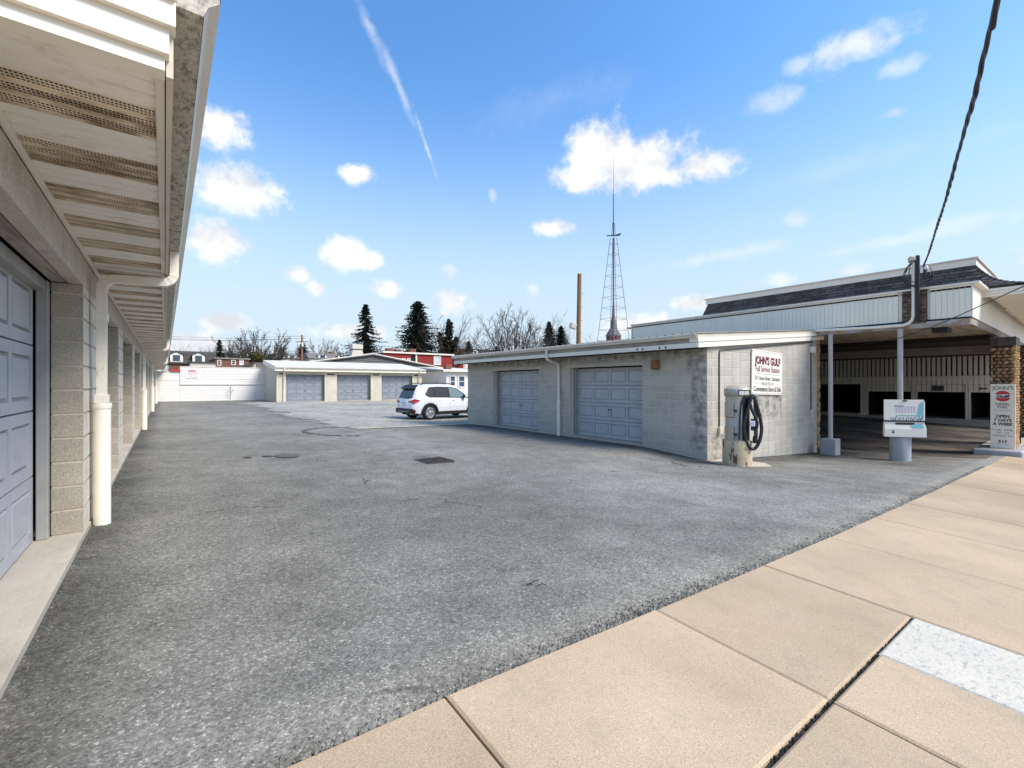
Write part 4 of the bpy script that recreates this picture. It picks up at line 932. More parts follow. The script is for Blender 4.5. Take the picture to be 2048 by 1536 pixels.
    MB().tube([pt(0.16, 0.22, 1.0), pt(0.09, 0.245, 0.88), pt(0.06, 0.262, 0.6), pt(0.045, 0.268, 0.04)], 0.017, 8).build('hose', 'rubber', root)
    nz = MB().tube([pt(0.30, 0.17, 0.50), pt(0.30, 0.17, 0.25)], 0.032, 8).tube([pt(0.36, 0.12, 0.12), pt(0.35, 0.12, -0.03)], 0.05, 10).build('nozzle', 'black', root)
    MB().bbox(-0.03, 0.03, -0.05, 0.05, 0.345, 0.46, 0.008).xf(T(*pt(0.30, 0.21, 0)) @ ra).build('nozzle_guard', 'sign_white', nz)
pump()

# ------------------------------------------------------------------ station canopy
mat('white_panel', (0.86, 0.84, 0.77), 0.45, 0.03, 1.5, rnd=0.025, dirt=((0.55, 0.53, 0.49), 1.5, 0.6, 0.85, (1, 3, 0.4), 0.5))
mat('white_fascia', (0.82, 0.79, 0.73), 0.5, 0.04, 1, dirt=((0.36, 0.29, 0.20), 1.2, 0.58, 0.85, (1, 1, 0.5), 0.45))
mat('rusty_beam', (0.44, 0.47, 0.51), 0.6, 0.1, 2, dirt=((0.36, 0.19, 0.09), 2.0, 0.46, 0.62, (1, 1, 2), 0.85))
mat('soffit_board', (0.36, 0.32, 0.285), 0.85, 0.15, 2, stretch=(0.3, 4, 1), rnd=0.2, dirt=((0.12, 0.07, 0.04), 1.6, 0.46, 0.66, (0.5, 2.5, 1), 0.7))
mat('post_paint', (0.45, 0.45, 0.455), 0.55, 0.08, 3, dirt=((0.62, 0.63, 0.62), 4, 0.62, 0.72, (1, 1, 0.6), 0.6), dirt2=((0.22, 0.10, 0.05), 5, 0.70, 0.76, (1, 1, 0.4), 0.8))
mat('base_paint', (0.34, 0.37, 0.42), 0.65, 0.08, 3, fine=(40, 0.08), dirt=((0.16, 0.17, 0.19), 3, 0.56, 0.76, (1, 1, 0.6), 0.5), bump=(70, 0.3, 0.004))
mat('ledge_stone', (0.155, 0.12, 0.095), 0.9, 0.25, 5, fine=(50, 0.3), rnd=0.55, dirt=((0.34, 0.17, 0.10), 2.2, 0.52, 0.62, (1, 1, 1.5), 0.7), bump=(50, 0.7, 0.012))
mat('pillar_stone', (0.30, 0.20, 0.12), 0.85, 0.2, 6, fine=(60, 0.25), rnd=0.4, dirt=((0.10, 0.05, 0.025), 7, 0.55, 0.68, (1, 1, 1), 0.7), bump=(60, 0.5, 0.008))
mat('dark_brick', (0.085, 0.075, 0.08), 0.8, 0.2, 5, fine=(60, 0.2), rnd=0.35, bump=(60, 0.4, 0.005))
mat('dark_mortar', (0.05, 0.038, 0.03), 0.95, 0.2, 5)
CXL = 16.7; CYF = 2.08; PB, PT_ = EYE + 1.77, EYE + 2.62
def canopy():
    root = thing('station_canopy', 'white ribbed canopy of the service station on grey posts', 'canopy', (20, 6, EYE - 2.2))
    # vertical parapet boards, each with a raised seam
    pw = 0.1145
    def plank():
        h = PT_ - PB
        b = MB().box(0, 0.03, 0.0005, pw - 0.012, 0, h); b.prism([(0.006, pw - 0.012), (-0.001, pw - 0.010), (-0.001, pw - 0.005), (0.006, pw - 0.001)], 0, h, 'z')
        me = b.mesh('parapet_board'); me.materials.append(MATS['white_panel']); return me
    me = plank(); y = CYF
    while y < 12.9 - pw:
        if not (y + pw > 2.93 and y < 3.47): put('parapet_board', me, None, root, T(CXL, y, PB))
        y += pw
    MB().box(CXL + 0.035, CXL + 0.3, CYF + 0.03, 12.9, PB + 0.01, PT_).build('parapet_core', 'white_panel', root)
    MB().box(CXL - 0.045, CXL + 0.33, CYF - 0.05, 12.93, PT_ + 0.002, PT_ + 0.055).build('coping', 'white_trim', root)
    MB().box(CXL - 0.02, CXL + 0.02, 12.885, 12.92, PB, PT_).build('end_trim', 'white_trim', root)
    # front face to the street: one smooth painted face under a gutter board
    MB().box(CXL + 0.0, 34, CYF - 0.028, CYF - 0.003, PB - 0.01, PT_ + 0.0).build('front_face', 'white_fascia', root)
    MB().prism([(CYF - 0.04, PT_ - 0.03), (CYF - 0.15, PT_ - 0.0), (CYF - 0.16, PT_ + 0.055), (CYF - 0.051, PT_ + 0.06)], CXL - 0.04, 22.8, 'x').build('front_gutter', 'white_trim', root)
    MB().box(22.9, 36, CYF - 0.1, CYF + 0.1, PT_ - 0.05, PT_ + 0.9).build('front_upper', 'white_fascia', root)
    # rough stone insert with the mast
    rr = random.Random(6); z = PB - 0.08; st = MB().box(CXL - 0.02, CXL + 0.05, 2.94, 3.47, PB - 0.08, PT_ - 0.01).build('stone_panel', 'dark_mortar', root)
    while z < PT_ - 0.03:
        h = min(rr.uniform(0.022, 0.05), PT_ - 0.015 - z); y = 2.945
        while y < 3.46:
            l = rr.uniform(0.1, 0.3); q = min(y + l, 3.465)
            MB().bbox(CXL - 0.03 - rr.uniform(0.005, 0.045), CXL - 0.015, y, q - 0.006, z, z + h - 0.005, 0.005).build('ledge_stone', 'ledge_stone', st)
            y = q
        z += h
    # steel edge beam and posts
    MB().box(CXL - 0.02, CXL + 0.13, CYF + 0.01, 12.9, PB - 0.19, PB - 0.045).build('edge_beam', 'rusty_beam', root)
    MB().box(CXL - 0.05, CXL + 0.16, CYF + 0.012, 12.9, PB - 0.205, PB - 0.192).build('beam_flange', 'rusty_beam', root)
    MB().box(CXL - 0.03, CXL + 0.3, CYF + 0.01, 12.9, PB - 0.04, PB - 0.004).build('shadow_gap', 'dark', root)
    MB().box(CXL + 0.14, 34, CYF + 0.0, CYF + 0.12, PB - 0.19, PB - 0.012).build('front_beam', 'soffit_board', root)
    x = CXL + 0.18
    for i in range(28):
        MB().box(x, x + 0.143, CYF + 0.13, 12.9, PB - 0.175, PB - 0.155).build('soffit_plank', 'soffit_board', root); x += 0.15
    MB().box(x, 36.2, CYF + 0.13, 13, PB - 0.19, PB - 0.1).build('inner_ceiling', 'painted_shade', root)  # continues the plank soffit, coloured dark to look unlit
    MB().box(x, x + 0.2, CYF + 0.13, 13, PB - 0.34, PB - 0.191).build('ceiling_beam', 'painted_shade', root)
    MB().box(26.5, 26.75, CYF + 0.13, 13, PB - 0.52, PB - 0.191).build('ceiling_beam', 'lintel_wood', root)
    MB().box(17.0, 36.2, 12.95, 13.2, EYE - 3, PB).build('back_wall', 'painted_shade', root)  # unseen wall, added to keep the covered drive dark
    MB().box(CXL, 36.2, CYF, 13.2, PT_ - 0.1, PT_ - 0.05).build('deck', 'lintel', root)
    # recessed lamp
    MB().bbox(17.3, 17.9, 2.62, 2.95, PB - 0.30, PB - 0.176, 0.01).build('canopy_lamp', 'black', root)
    # posts with painted concrete bases
    px, py = 16.62, 5.20; g = gz(px, py)
    p = MB().tube([(px, py, g), (px, py, PB - 0.206)], 0.062, 16).build('post', 'post_paint', root)
    MB().bbox(px - 0.22, px + 0.22, py - 0.20, py + 0.22, g - 0.3, g + 0.50, 0.02).build('post_base', 'base_paint', p)
    py = 3.50; g = gz(px, py)
    p = MB().tube([(px, py, g), (px, py, PB - 0.206)], 0.065, 16).build('post', 'post_paint', root)
    MB().lathe([(0.24, -0.3), (0.24, 0.67), (0.225, 0.70), (0.1, 0.74)], (px, py, g), 28).build('post_base', 'base_paint', p)
canopy()

def mast():
    y = 3.2; x = CXL - 0.12
    root = thing('service_mast', 'electric service mast with weatherhead on the canopy edge', 'mast', (x, y, PB))
    MB().bbox(CXL - 0.2, CXL - 0.085, y - 0.13, y - 0.05, PB - 0.05, EYE + 3.56, 0.006).build('backing_post', 'black', root)
    pts = [(x - 0.02, y, EYE + 3.46), (x - 0.02, y, PB + 0.12), (x - 0.02, y + 0.03, PB + 0.01), (x - 0.02, y + 0.10, PB - 0.065), (x - 0.02, y + 0.22, PB - 0.11), (x - 0.02, y + 0.8, PB - 0.112), (x - 0.02, 5.2, PB - 0.07), (x - 0.02, 6.9, PB - 0.02)]
    c = MB().tube(pts, 0.042, 12).build('conduit', 'pvc', root)
    MB().lathe([(0.05, 0), (0.05, 0.05)], (x - 0.02, y, PB + 0.2), 14).build('coupling', 'pvc', c)
    MB().lathe([(0.048, 0), (0.048, 0.05)], (0, 0, 0), 14).xf(T(x - 0.02, 4.6, PB - 0.09) @ RX90).build('coupling', 'pvc', c)
    MB().tube([(x - 0.02, 6.88, PB - 0.02), (x - 0.02, 7.02, PB + 0.03)], 0.03, 8).build('end_cap', 'black', c)
    w = MB().lathe([(0.05, -0.1), (0.1, -0.02), (0.105, 0.03), (0.085, 0.08), (0.03, 0.1)], (x - 0.03, y + 0.02, EYE + 3.47), 18).build('weatherhead', 'fascia_grey', root)
    MB().lathe([(0.085, -0.05), (0.095, -0.03)], (x - 0.035, y + 0.02, EYE + 3.445), 16).build('wire_plate', 'black', w)
    rr = random.Random(9)
    for k in range(4):          # drip loops
        a = Vector((x - 0.06, y + rr.uniform(-0.03, 0.06), EYE + 3.42)); b = Vector((x - 0.05, y - 0.30 - rr.uniform(0, 0.1), EYE + 3.12 + rr.uniform(-0.1, 0.15)))
        dip = EYE + 2.68 + rr.uniform(-0.12, 0.18); sw = rr.uniform(0.08, 0.26)
        MB().tube([a, a + Vector((-0.03, sw * 0.6, -0.15)), Vector((a.x - 0.05, y + sw, dip + 0.25)), Vector((a.x - 0.06, y + sw * 0.5, dip + 0.04)), Vector((a.x - 0.06, y - 0.1, dip - 0.02)), Vector((b.x - 0.02, b.y - 0.05, dip + 0.12)), b + Vector((0, -0.06, -0.15)), b], 0.011, 6).build('drip_wire', 'rubber', root)
    MB().lathe([(0.03, 0), (0.05, 0.03), (0.05, 0.07), (0.03, 0.1)], (x, y - 0.26, EYE + 3.14), 12).build('insulator', 'sign_white', root)
    # the twisted service drop, sagging up towards the street pole behind the camera
    A = Vector((16.58, 2.92)); B = Vector((5.6, 0.55)); pix = [(1848, 530), (1858, 505), (1872, 460), (1892, 398), (1913, 320), (1931, 255), (1950, 190), (1967, 115), (1982, 50), (1994, 0), (2004, -60)]
    pts = []
    for px_, py_ in pix:
        d = ray(px_, py_); n = Vector((-(B - A).y, (B - A).x)); k = n.dot(A) / (n.x * d.x + n.y * d.y); pts.append(Vector((d.x * k, d.y * k, EYE + d.z * k)))
    e = pts[-1] + (pts[-1] - pts[-2]).normalized() * 6; pts.append(e)
    def samp(t):
        t = t * (len(pts) - 1); i = min(int(t), len(pts) - 2); f = t - i
        p0, p1, p2, p3 = pts[max(i - 1, 0)], pts[i], pts[i + 1], pts[min(i + 2, len(pts) - 1)]
        return 0.5 * ((2 * p1) + (p2 - p0) * f + (2 * p0 - 5 * p1 + 4 * p2 - p3) * f * f + (3 * p1 - p0 - 3 * p2 + p3) * f ** 3)
    cab = thing('service_cable', 'black twisted overhead cable rising from the mast', 'cable', tuple(pts[0]))
    ln = 0; N_ = 420; cen = [samp(i / N_) for i in range(N_ + 1)]; arc = [0]
    for i in range(N_): arc.append(arc[-1] + (cen[i + 1] - cen[i]).length)
    for s in range(3):
        path = []
        for i, p in enumerate(cen):
            t = (cen[min(i + 1, N_)] - cen[max(i - 1, 0)]).normalized(); u = t.cross(Vector((0, 0, 1))).normalized(); v = u.cross(t)
            a = arc[i] * 2 * math.pi / 1.15 + s * 2.094; r_ = 0.0115 + 0.003 * math.sin(arc[i] * 2.3)
            path.append(p + u * math.cos(a) * r_ + v * math.sin(a) * r_)
        MB().tube(path, 0.013 if s else 0.0105, 6).build('strand', 'rubber', cab)
    MB().tube([pts[0] + Vector((0, 0, 0.02)), Vector((16.57, 2.95, EYE + 3.15)), Vector((16.58, 2.98, EYE + 2.95))], 0.035, 8, rads=[0.03, 0.045, 0.02]).build('grip', 'black', cab)
    w0 = at(1720, 690, X=17.5); w1 = at(2048, 572, X=12.0); w2 = w1 + (w1 - at(1900, 640, X=14.4)) * 1.0
    mid = at(1880, 648, X=14.9)
    tag(MB().tube([w0, at(1800, 676, X=16.2), mid, w1, w2], 0.010, 6).build('thin_wire', 'rubber'), 'thin black wire slanting across the canopy front', 'wire')
mast()

def notice_board():
    px, py = 16.62, 3.50
    ax = R(-60)                                                     # board turned towards the court entrance
    root = thing('price_board', 'white notice board strapped to the post with a round blue base', 'sign board', (px, py, gz(px, py) + 0.7))
    zc = EYE - 0.44
    M = T(px - 0.17, py - 0.13, zc) @ RZ(R(-53))
    up = MB().bbox(-0.50, 0.47, -0.02, 0.02, -0.58, 0.0, 0.004); 
    MB().bbox(-0.485, 0.455, 0, 0.03, -0.58, 0.0, 0.004).build('upper_panel', 'sign_panel', root, M)
    MB().bbox(0.30, 0.49, 0.031, 0.05, -0.60, -0.05, 0.004).build('rear_panel', 'sign_panel', root, M)
    MB().add([(0.22, -0.001, -0.56), (0.44, -0.001, -0.56), (0.45, -0.001, -0.03), (0.33, -0.001, -0.12), (0.28, -0.001, -0.40)], [(0, 1, 2, 3, 4)]).build('teal_print', 'teal', root, M)
    MB().box(-0.15, 0.26, -0.0022, -0.0012, -0.46, -0.43).build('teal_print', 'teal', root, M)
    for i in range(7):
        x = -0.21 + i * 0.07; MB().box(x, x + 0.045, -0.0022, -0.0012, -0.37, -0.22 + (i % 3) * 0.012).build('table_column', 'pale_pink', root, M)
    MB().box(-0.25, 0.27, -0.0024, -0.0013, -0.205, -0.195).build('table_rule', 'ink_grey', root, M); MB().box(-0.25, -0.02, -0.0024, -0.0013, -0.188, -0.165).build('table_head', 'ink_grey', root, M)
    lettering(root, M @ T(0, -0.002, 0), [('pleasure!', 0.205, 0.012, -0.525, 'ink', dict(bold=0.008, shear=0.3))])
    lettering(root, M @ T(0, -0.004, 0), [('pleasure!', 0.205, 0, -0.515, 'sign_white', dict(bold=0.002, shear=0.3))])
    MB().box(-0.5, 0.52, -0.03, 0.02, -0.615, -0.585).build('ledge', 'ink', root, M)
    lo = MB().add([(-0.48, 0.0, -0.62), (0.46, 0.0, -0.62), (0.49, -0.05, -0.83), (-0.49, -0.05, -0.83), (-0.48, 0.05, -0.62), (0.46, 0.05, -0.62), (0.49, 0.05, -0.83), (-0.49, 0.05, -0.83)], [(3, 2, 1, 0), (4, 5, 6, 7), (0, 1, 5, 4), (1, 2, 6, 5), (0, 4, 7, 3)]).build('lower_panel', 'sign_panel', root, M)
    MB().box(-0.49, 0.49, -0.05, 0.05, -1.04, -0.832).build('tray', 'sign_panel', root, M)
    MB().box(-0.22, 0.22, -0.026, -0.005, -0.70, -0.645).build('black_plate', 'ink', root, M)
    MB().add([(0.12, -0.030, -0.70), (0.40, -0.032, -0.66), (0.44, -0.054, -0.80), (0.18, -0.050, -0.79)], [(0, 1, 2, 3)]).build('teal_print', 'teal', root, M)
    lettering(root, M @ T(0, -0.0515, 0), [('$', 0.12, -0.29, -0.90, 'ink', dict(bold=0.003))])
    MB().tube([(0.0, 0.0, 0.02), (0.06, -0.02, 0.0), (0.0, -0.03, -0.02), (-0.06, -0.02, 0.0), (0, 0, 0.02)], 0.012, 6).build('strap', 'black', root, M @ T(0, -0.0, -0.03))
plain('teal', (0.22, 0.50, 0.52), 0.5); plain('pale_pink', (0.62, 0.55, 0.62), 0.5)
notice_board()

# stone pillars with the tall sign
def stone_pillar(x0, x1, y0, y1, label, name='stone_pillar', sign=True):
    g = EYE - 2.12; zt = EYE + 1.45
    root = thing(name, label, 'pillar', ((x0 + x1) / 2, (y0 + y1) / 2, g))
    MB().box(x0 + 0.03, x1 - 0.03, y0 + 0.03, y1 - 0.03, g - 0.3, zt).build('core', 'dark_mortar', root)
    rr = random.Random(int(x0 * 10)); n = 0; z = g + (1.95 if sign else 0.0); row = 0
    meshes = []
    for k in range(5):        # rounded split stones, lying like scales
        b = MB(); w, h, d = rr.uniform(0.072, 0.088), rr.uniform(0.052, 0.064), rr.uniform(0.05, 0.07); vs = []; fs = []
        ring = [(math.cos(t) * w * rr.uniform(0.85, 1.1), math.sin(t) * h * rr.uniform(0.8, 1.1)) for t in [i * math.pi / 4 for i in range(8)]]
        for s, dep in ((1.0, 0.0), (0.8, -d * 0.7), (0.35, -d)): vs += [(p[0] * s, dep, p[1] * s) for p in ring]
        vs.append((0, -d * 1.05, 0)); 
        for q in range(2):
            for i in range(8): fs.append((q * 8 + i, q * 8 + (i + 1) % 8, q * 8 + 8 + (i + 1) % 8, q * 8 + 8 + i))
        for i in range(8): fs.append((16 + i, 16 + (i + 1) % 8, 24))
        me = b.add(vs, fs, True).mesh('stone'); me.materials.append(MATS['pillar_stone']); meshes.append(me)
    while z < zt - 0.32:
        y = y0 + 0.05 + (0.05 if row % 2 else 0)
        while y < y1 - 0.02:
            if n < 290: put('stone', rr.choice(meshes), None, root, T(x0 + 0.032, y, z) @ RZ(R(-90)) @ Matrix.Rotation(rr.uniform(-0.5, 0.5), 4, 'Y')); n += 1
            y += 0.138
        z += 0.104; row += 1
    far = MB(); z = g
    while z < zt - 0.3:
        x = x0 + 0.05
        while x < x1: far.bbox(x - 0.05, x + 0.05, y0 - 0.012 - rr.uniform(0, 0.03), y0 + 0.05, z, z + 0.075, 0.018); x += 0.11
        z += 0.085
    tag(far.build('side_stones', 'ochre_stone', root), kind='stuff')
    z = zt - 0.26                                           # dark brick cap, soldier course and two flat courses
    y = y0 - 0.01
    while y < y1:
        MB().bbox(x0 - 0.02, x0 + 0.08, y, min(y + 0.085, y1), z, z + 0.13, 0.005).build('brick', 'dark_brick', root); y += 0.093
    for c in range(2):
        y = y0 - 0.03
        while y < y1 + 0.02:
            MB().bbox(x0 - 0.03 - c * 0.02, x0 + 0.08, y, min(y + 0.19, y1 + 0.03), z + 0.14 + c * 0.065, z + 0.197 + c * 0.065, 0.005).build('brick', 'dark_brick', root); y += 0.2
    MB().box(x0 - 0.015, x1 + 0.01, y0 - 0.025, y1 + 0.02, z + 0.005, zt).build('cap', 'dark_brick', root)
    return root
stone_pillar(20.6, 21.6, 1.62, 2.12, 'brown stone pillar with brick cap behind the tall fuel sign')
stone_pillar(25.4, 26.4, 1.55, 2.3, 'brown stone pillar farther back at the right edge', sign=False)
isl = MB().bbox(19.95, 28, 1.42, 2.45, EYE - 2.5, EYE - 2.0, 0.03).build('pillar_island', 'base_paint'); tag(isl, 'blue grey painted kerb island carrying the stone pillars', 'kerb')
MB().box(20.1, 27.9, 1.6, 2.3, EYE - 2.001, EYE - 1.993).build('island_top', 'slab_concrete', isl)
def tall_sign():
    x = 20.50; y0, y1 = 1.60, 2.13; zb, zt = EYE - 1.99, EYE + 0.0; cy = (y0 + y1) / 2; w = y1 - y0
    root = thing('pillar_sign', 'tall white fuel sign with red oval emblem and opening hours', 'sign', (x, cy, zb))
    M = T(x, cy, zt) @ RZ(R(-90))                                 # local x runs towards the street, face to -y local
    MB().bbox(-w / 2, w / 2, 0.0, 0.06, zb - zt, 0, 0.006).build('panel', 'sign_panel', root, M)
    def ell(cx, cz, rx, rz, z0, z1, n=36):
        pts = []
        for i in range(n):
            a = 2 * math.pi * i / n; px, pz = cx + rx * math.cos(a), cz + rz * math.sin(a)
            (pts.append((px, pz)) if z0 <= pz <= z1 else None)
        return pts
    e = MB(); p = ell(0.0, -0.375, 0.175, 0.165, -0.332, 9); e.add([(a, -0.002, b) for a, b in p], [tuple(range(len(p)))])
    p = ell(0.0, -0.375, 0.175, 0.165, -9, -0.428); e.add([(a, -0.002, b) for a, b in p], [tuple(range(len(p)))]); e.build('emblem', 'sign_red', root, M)
    S = M @ T(0, -0.003, 0)
    lettering(root, S, [("JOHN'S", 0.155, 0, -0.13, 'ink', dict(bold=0.001, sx=0.88)), ('Gulf', 0.115, 0, -0.383, 'ink_blue', dict(bold=0.006, sx=1.35)),
        ('DIESEL', 0.105, 0, -0.625, 'ink', dict(bold=0.001, sx=0.98)), ('FUEL', 0.105, 0, -0.715, 'ink', dict(bold=0.001, sx=0.98)), ('K-1 KEROSENE', 0.06, 0, -0.82, 'ink_grey', dict(sx=0.95)),
        ('OPEN', 0.12, 0, -1.0, 'ink', dict(bold=0.005, sx=0.95)), ('7 DAYS', 0.12, 0, -1.12, 'ink', dict(bold=0.005, sx=0.95)), ('A WEEK', 0.12, 0, -1.24, 'ink', dict(bold=0.005, sx=0.95)),
        ('6 A.M. - 8 P.M.', 0.075, 0, -1.42, 'ink_grey', dict(bold=0.001, sx=0.95)), ('SAT  7-6', 0.075, 0, -1.51, 'ink_grey', dict(bold=0.001)), ('SUNDAY 8-5', 0.075, 0, -1.60, 'ink_grey', dict(bold=0.001)),
        ('517', 0.105, 0, -1.78, 'ink', dict(bold=0.005, sx=1.2)), ('UNION STREET', 0.04, 0, -1.86, 'ink_grey', dict())])
tall_sign()
sb = MB().box(22.3, 22.36, 1.62, 2.2, EYE - 1.95, EYE - 1.05).build('menu_board', 'black'); tag(sb, 'black upright board standing behind the tall fuel sign', 'board')

# far service bays across the covered drive
mat('rib_panel', (0.84, 0.81, 0.75), 0.5, 0.05, 1, dirt=((0.42, 0.36, 0.28), 1.2, 0.55, 0.8, (1, 1, 0.3), 0.5))
def bays():
    X = 36.0; g = EYE - 2.25
    root = thing('service_bays', 'row of dark open service bays with white ribbed fronts under the canopy', 'building', (40, 7, g))
    def ribbed(y0, y1, z0, z1, name, xo=0.0, s=0.22):
        pts = []; y = y0
        while y < y1 - 0.01:
            q = min(y + s, y1); pts += [(X + xo, y), (X + xo, y + (q - y) * 0.62), (X + xo + 0.06, y + (q - y) * 0.72), (X + xo + 0.06, y + (q - y) * 0.90)]; y = q
        pts.append((X + xo, y1))
        return MB().sheet(pts, z0, z1, 'z').build(name, 'rib_panel', root)
    ribbed(0.5, 12.9, EYE + 0.47, EYE + 1.62, 'upper_panel', 0.08)
    MB().box(X - 0.06, X + 0.2, 0.5, 12.9, EYE + 0.38, EYE + 0.465).build('trim', 'white_trim', root)
    ribbed(0.5, 12.0, EYE - 0.02, EYE + 0.38, 'header_panel')
    ribbed(0.5, 9.3, EYE - 0.47, EYE - 0.03, 'header_panel', 0.03)
    for a, b in ((9.17, 9.6), (6.77, 7.07), (4.49, 4.73), (2.2, 2.45)): ribbed(a, b, g - 0.3, EYE - 0.0, 'pier', 0.0, 0.15)
    MB().box(X - 0.35, X + 6, 2.2, 9.6, g - 0.6, g + 0.25).build('bay_floor', 'slab_concrete', root)
    MB().box(X - 0.35, X + 6, 9.6, 12.0, g - 0.6, g + 0.35).build('bay_floor', 'slab_concrete', root)
    MB().box(X + 6, X + 6.2, 0.3, 13, g - 0.3, EYE + 1.6).build('back_wall', 'painted_shade', root)
    MB().box(X + 0.1, X + 6.2, 0.3, 13, EYE + 0.4, EYE + 1.6).build('inner_ceiling', 'painted_shade', root)
    MB().box(X + 0.1, X + 6, 11.9, 12.1, g - 0.3, EYE + 0.5).build('side_wall', 'painted_shade', root); MB().box(X + 0.1, X + 6, 2.0, 2.2, g - 0.3, EYE + 0.5).build('side_wall', 'painted_shade', root)
    for y in (9.4, 6.9, 4.6): MB().box(X + 0.15, X + 5.9, y - 0.06, y + 0.06, g - 0.3, EYE + 0.39).build('partition', 'painted_shade', root)
    MB().box(X - 0.03, X - 0.005, 5.6, 6.1, EYE - 0.40, EYE - 0.1).build('plate', 'steel_dark', root)
    ar = MB().add([(X - 0.01, 4.0, EYE - 0.25), (X - 0.01, 4.15, EYE - 0.17), (X - 0.01, 4.15, EYE - 0.22), (X - 0.01, 3.85, EYE - 0.22), (X - 0.01, 3.85, EYE - 0.28), (X - 0.01, 4.15, EYE - 0.28), (X - 0.01, 4.15, EYE - 0.33)], [(0, 1, 2, 3, 4, 5, 6)])
    ar.xf(T(-0.01, 0, 0)).build('arrow', 'ink', root)
bays()

# station building with the curved shingle mansard
mat('shingle', (0.105, 0.098, 0.094), 0.9, 0.15, 2, fine=(50, 0.25), rnd=0.35, bump=(80, 0.4, 0.005))
def mansard():
    root = thing('station_roof', 'dark shingled mansard roof with white trim above the canopy', 'roof', (26, 5, EYE))
    prof = [(0.0, 3.53), (0.14, 3.36), (0.27, 3.20), (0.46, 2.99), (0.73, 2.84), (1.03, 2.745), (1.43, 2.67)]
    TX, TY0, TY1 = 19.1, 2.33, 10.65; kx = 0.62
    def P(o, z, f, side):      # side 0: -x face, f along y
        pass
    core = MB(); vs = []; fs = []
    for o, z in prof: vs += [(TX - kx * o + 0.015, TY1 + 0.22 * o, EYE + z - 0.015), (TX - kx * o + 0.015, TY0 - o + 0.015, EYE + z - 0.015), (33, TY0 - o + 0.015, EYE + z - 0.015)]
    for i in range(len(prof) - 1):
        for k in range(2): fs.append((i * 3 + k, i * 3 + k + 1, i * 3 + 4 + k, i * 3 + 3 + k))
    vs += [(33, TY1, EYE + 3.5), (33, TY1 + 0.3, EYE + 2.6)]
    core.add(vs, fs); core.build('roof_bed', 'black', root)
    # shingles in courses
    rr = random.Random(12); sh = MB()
    seg = []; d = 0
    for (o0, z0), (o1, z1) in zip(prof, prof[1:]):
        l = math.hypot((o1 - o0), z1 - z0); seg.append((d, d + l, o0, z0, o1, z1)); d += l
    def pr(s):
        for a, b, o0, z0, o1, z1 in seg:
            if s <= b or b == seg[-1][1]:
                t = (s - a) / (b - a); return o0 + (o1 - o0) * t, z0 + (z1 - z0) * t
    s = 0.0; row = 0
    while s < d - 0.02:
        e = min(s + 0.135, d); (oa, za), (ob, zb) = pr(s), pr(e)
        y = TY0 - oa; y += -rr.uniform(0, 0.3); ylim = TY1 + 0.22 * oa
        while y < ylim:
            w = rr.choice((0.22, 0.3, 0.3, 0.34)); q = min(y + w, ylim); y_0 = max(y, TY0 - oa); t = 0.022 + rr.uniform(0, 0.014)
            if q - y_0 > 0.03:
                a = (TX - kx * oa, za); b = (TX - kx * ob, zb); lift = 0.012
                sh.add([(a[0] - 0.002, y_0 + 0.009, EYE + a[1] + 0.003), (a[0] - 0.002, q - 0.009, EYE + a[1] + 0.003), (b[0] - t, q - 0.009, EYE + b[1] + t * 0.4), (b[0] - t, max(y_0, TY0 - ob) + 0.009, EYE + b[1] + t * 0.4), (b[0] + 0.005, q - 0.004, EYE + b[1]), (b[0] + 0.005, y_0 + 0.004, EYE + b[1])], [(0, 1, 2, 3), (3, 2, 4, 5), (1, 4, 2), (0, 3, 5)])
            y = q
        x = TX - kx * oa
        while x < 32:
            w = rr.choice((0.22, 0.3, 0.34)); q = x + w; t = 0.022 + rr.uniform(0, 0.014)
            sh.add([(x + 0.004, TY0 - oa - 0.002, EYE + za + 0.003), (q - 0.004, TY0 - oa - 0.002, EYE + za + 0.003), (q - 0.004, TY0 - ob - t, EYE + zb + t * 0.4), (x + 0.004, TY0 - ob - t, EYE + zb + t * 0.4), (q - 0.004, TY0 - ob, EYE + zb), (x + 0.004, TY0 - ob, EYE + zb)], [(3, 2, 1, 0), (5, 4, 2, 3)])
            x = q
        s = e; row += 1
    tag(sh.build('shingles', 'shingle', root), kind='stuff')
    # hip cap: a strip of bent shingles down the corner
    s = 0.0
    while s < d - 0.02:
        e = min(s + 0.13, d); (oa, za), (ob, zb) = pr(s), pr(e); wdt = 0.13
        A = Vector((TX - kx * oa, TY0 - oa, EYE + za + 0.03)); B = Vector((TX - kx * ob, TY0 - ob, EYE + zb + 0.045))
        MB().add([A, B, B + Vector((0.0, wdt, -0.02)), A + Vector((0.0, wdt, -0.02)), B + Vector((wdt, 0, -0.02)), A + Vector((wdt, 0, -0.02))], [(0, 1, 2, 3), (1, 0, 5, 4)]).build('hip_shingle', 'shingle', root)
        s = e
    # white top trim, eave fascia and soffit
    MB().box(TX - 0.05, TX + 0.2, TY0 - 0.06, TY1 + 0.05, EYE + 3.53, EYE + 3.72).build('top_trim', 'white_trim', root)
    MB().box(TX - 0.10, TX + 0.22, TY0 - 0.11, TY1 + 0.1, EYE + 3.722, EYE + 3.765).build('top_cap', 'gutter_front', root)
    MB().box(TX + 0.2, 33, TY0 - 0.06, TY0 + 0.1, EYE + 3.53, EYE + 3.72).build('top_trim', 'white_trim', root)
    MB().box(TX + 0.22, 33, TY0 - 0.11, TY0 + 0.1, EYE + 3.722, EYE + 3.765).build('top_cap', 'gutter_front', root)
    MB().box(TX + 0.1, 33, TY0 + 0.1, TY1, EYE + 3.45, EYE + 3.6).build('roof_deck', 'metal_roof', root)
    ex, ey = TX - kx * 1.43, TY0 - 1.43
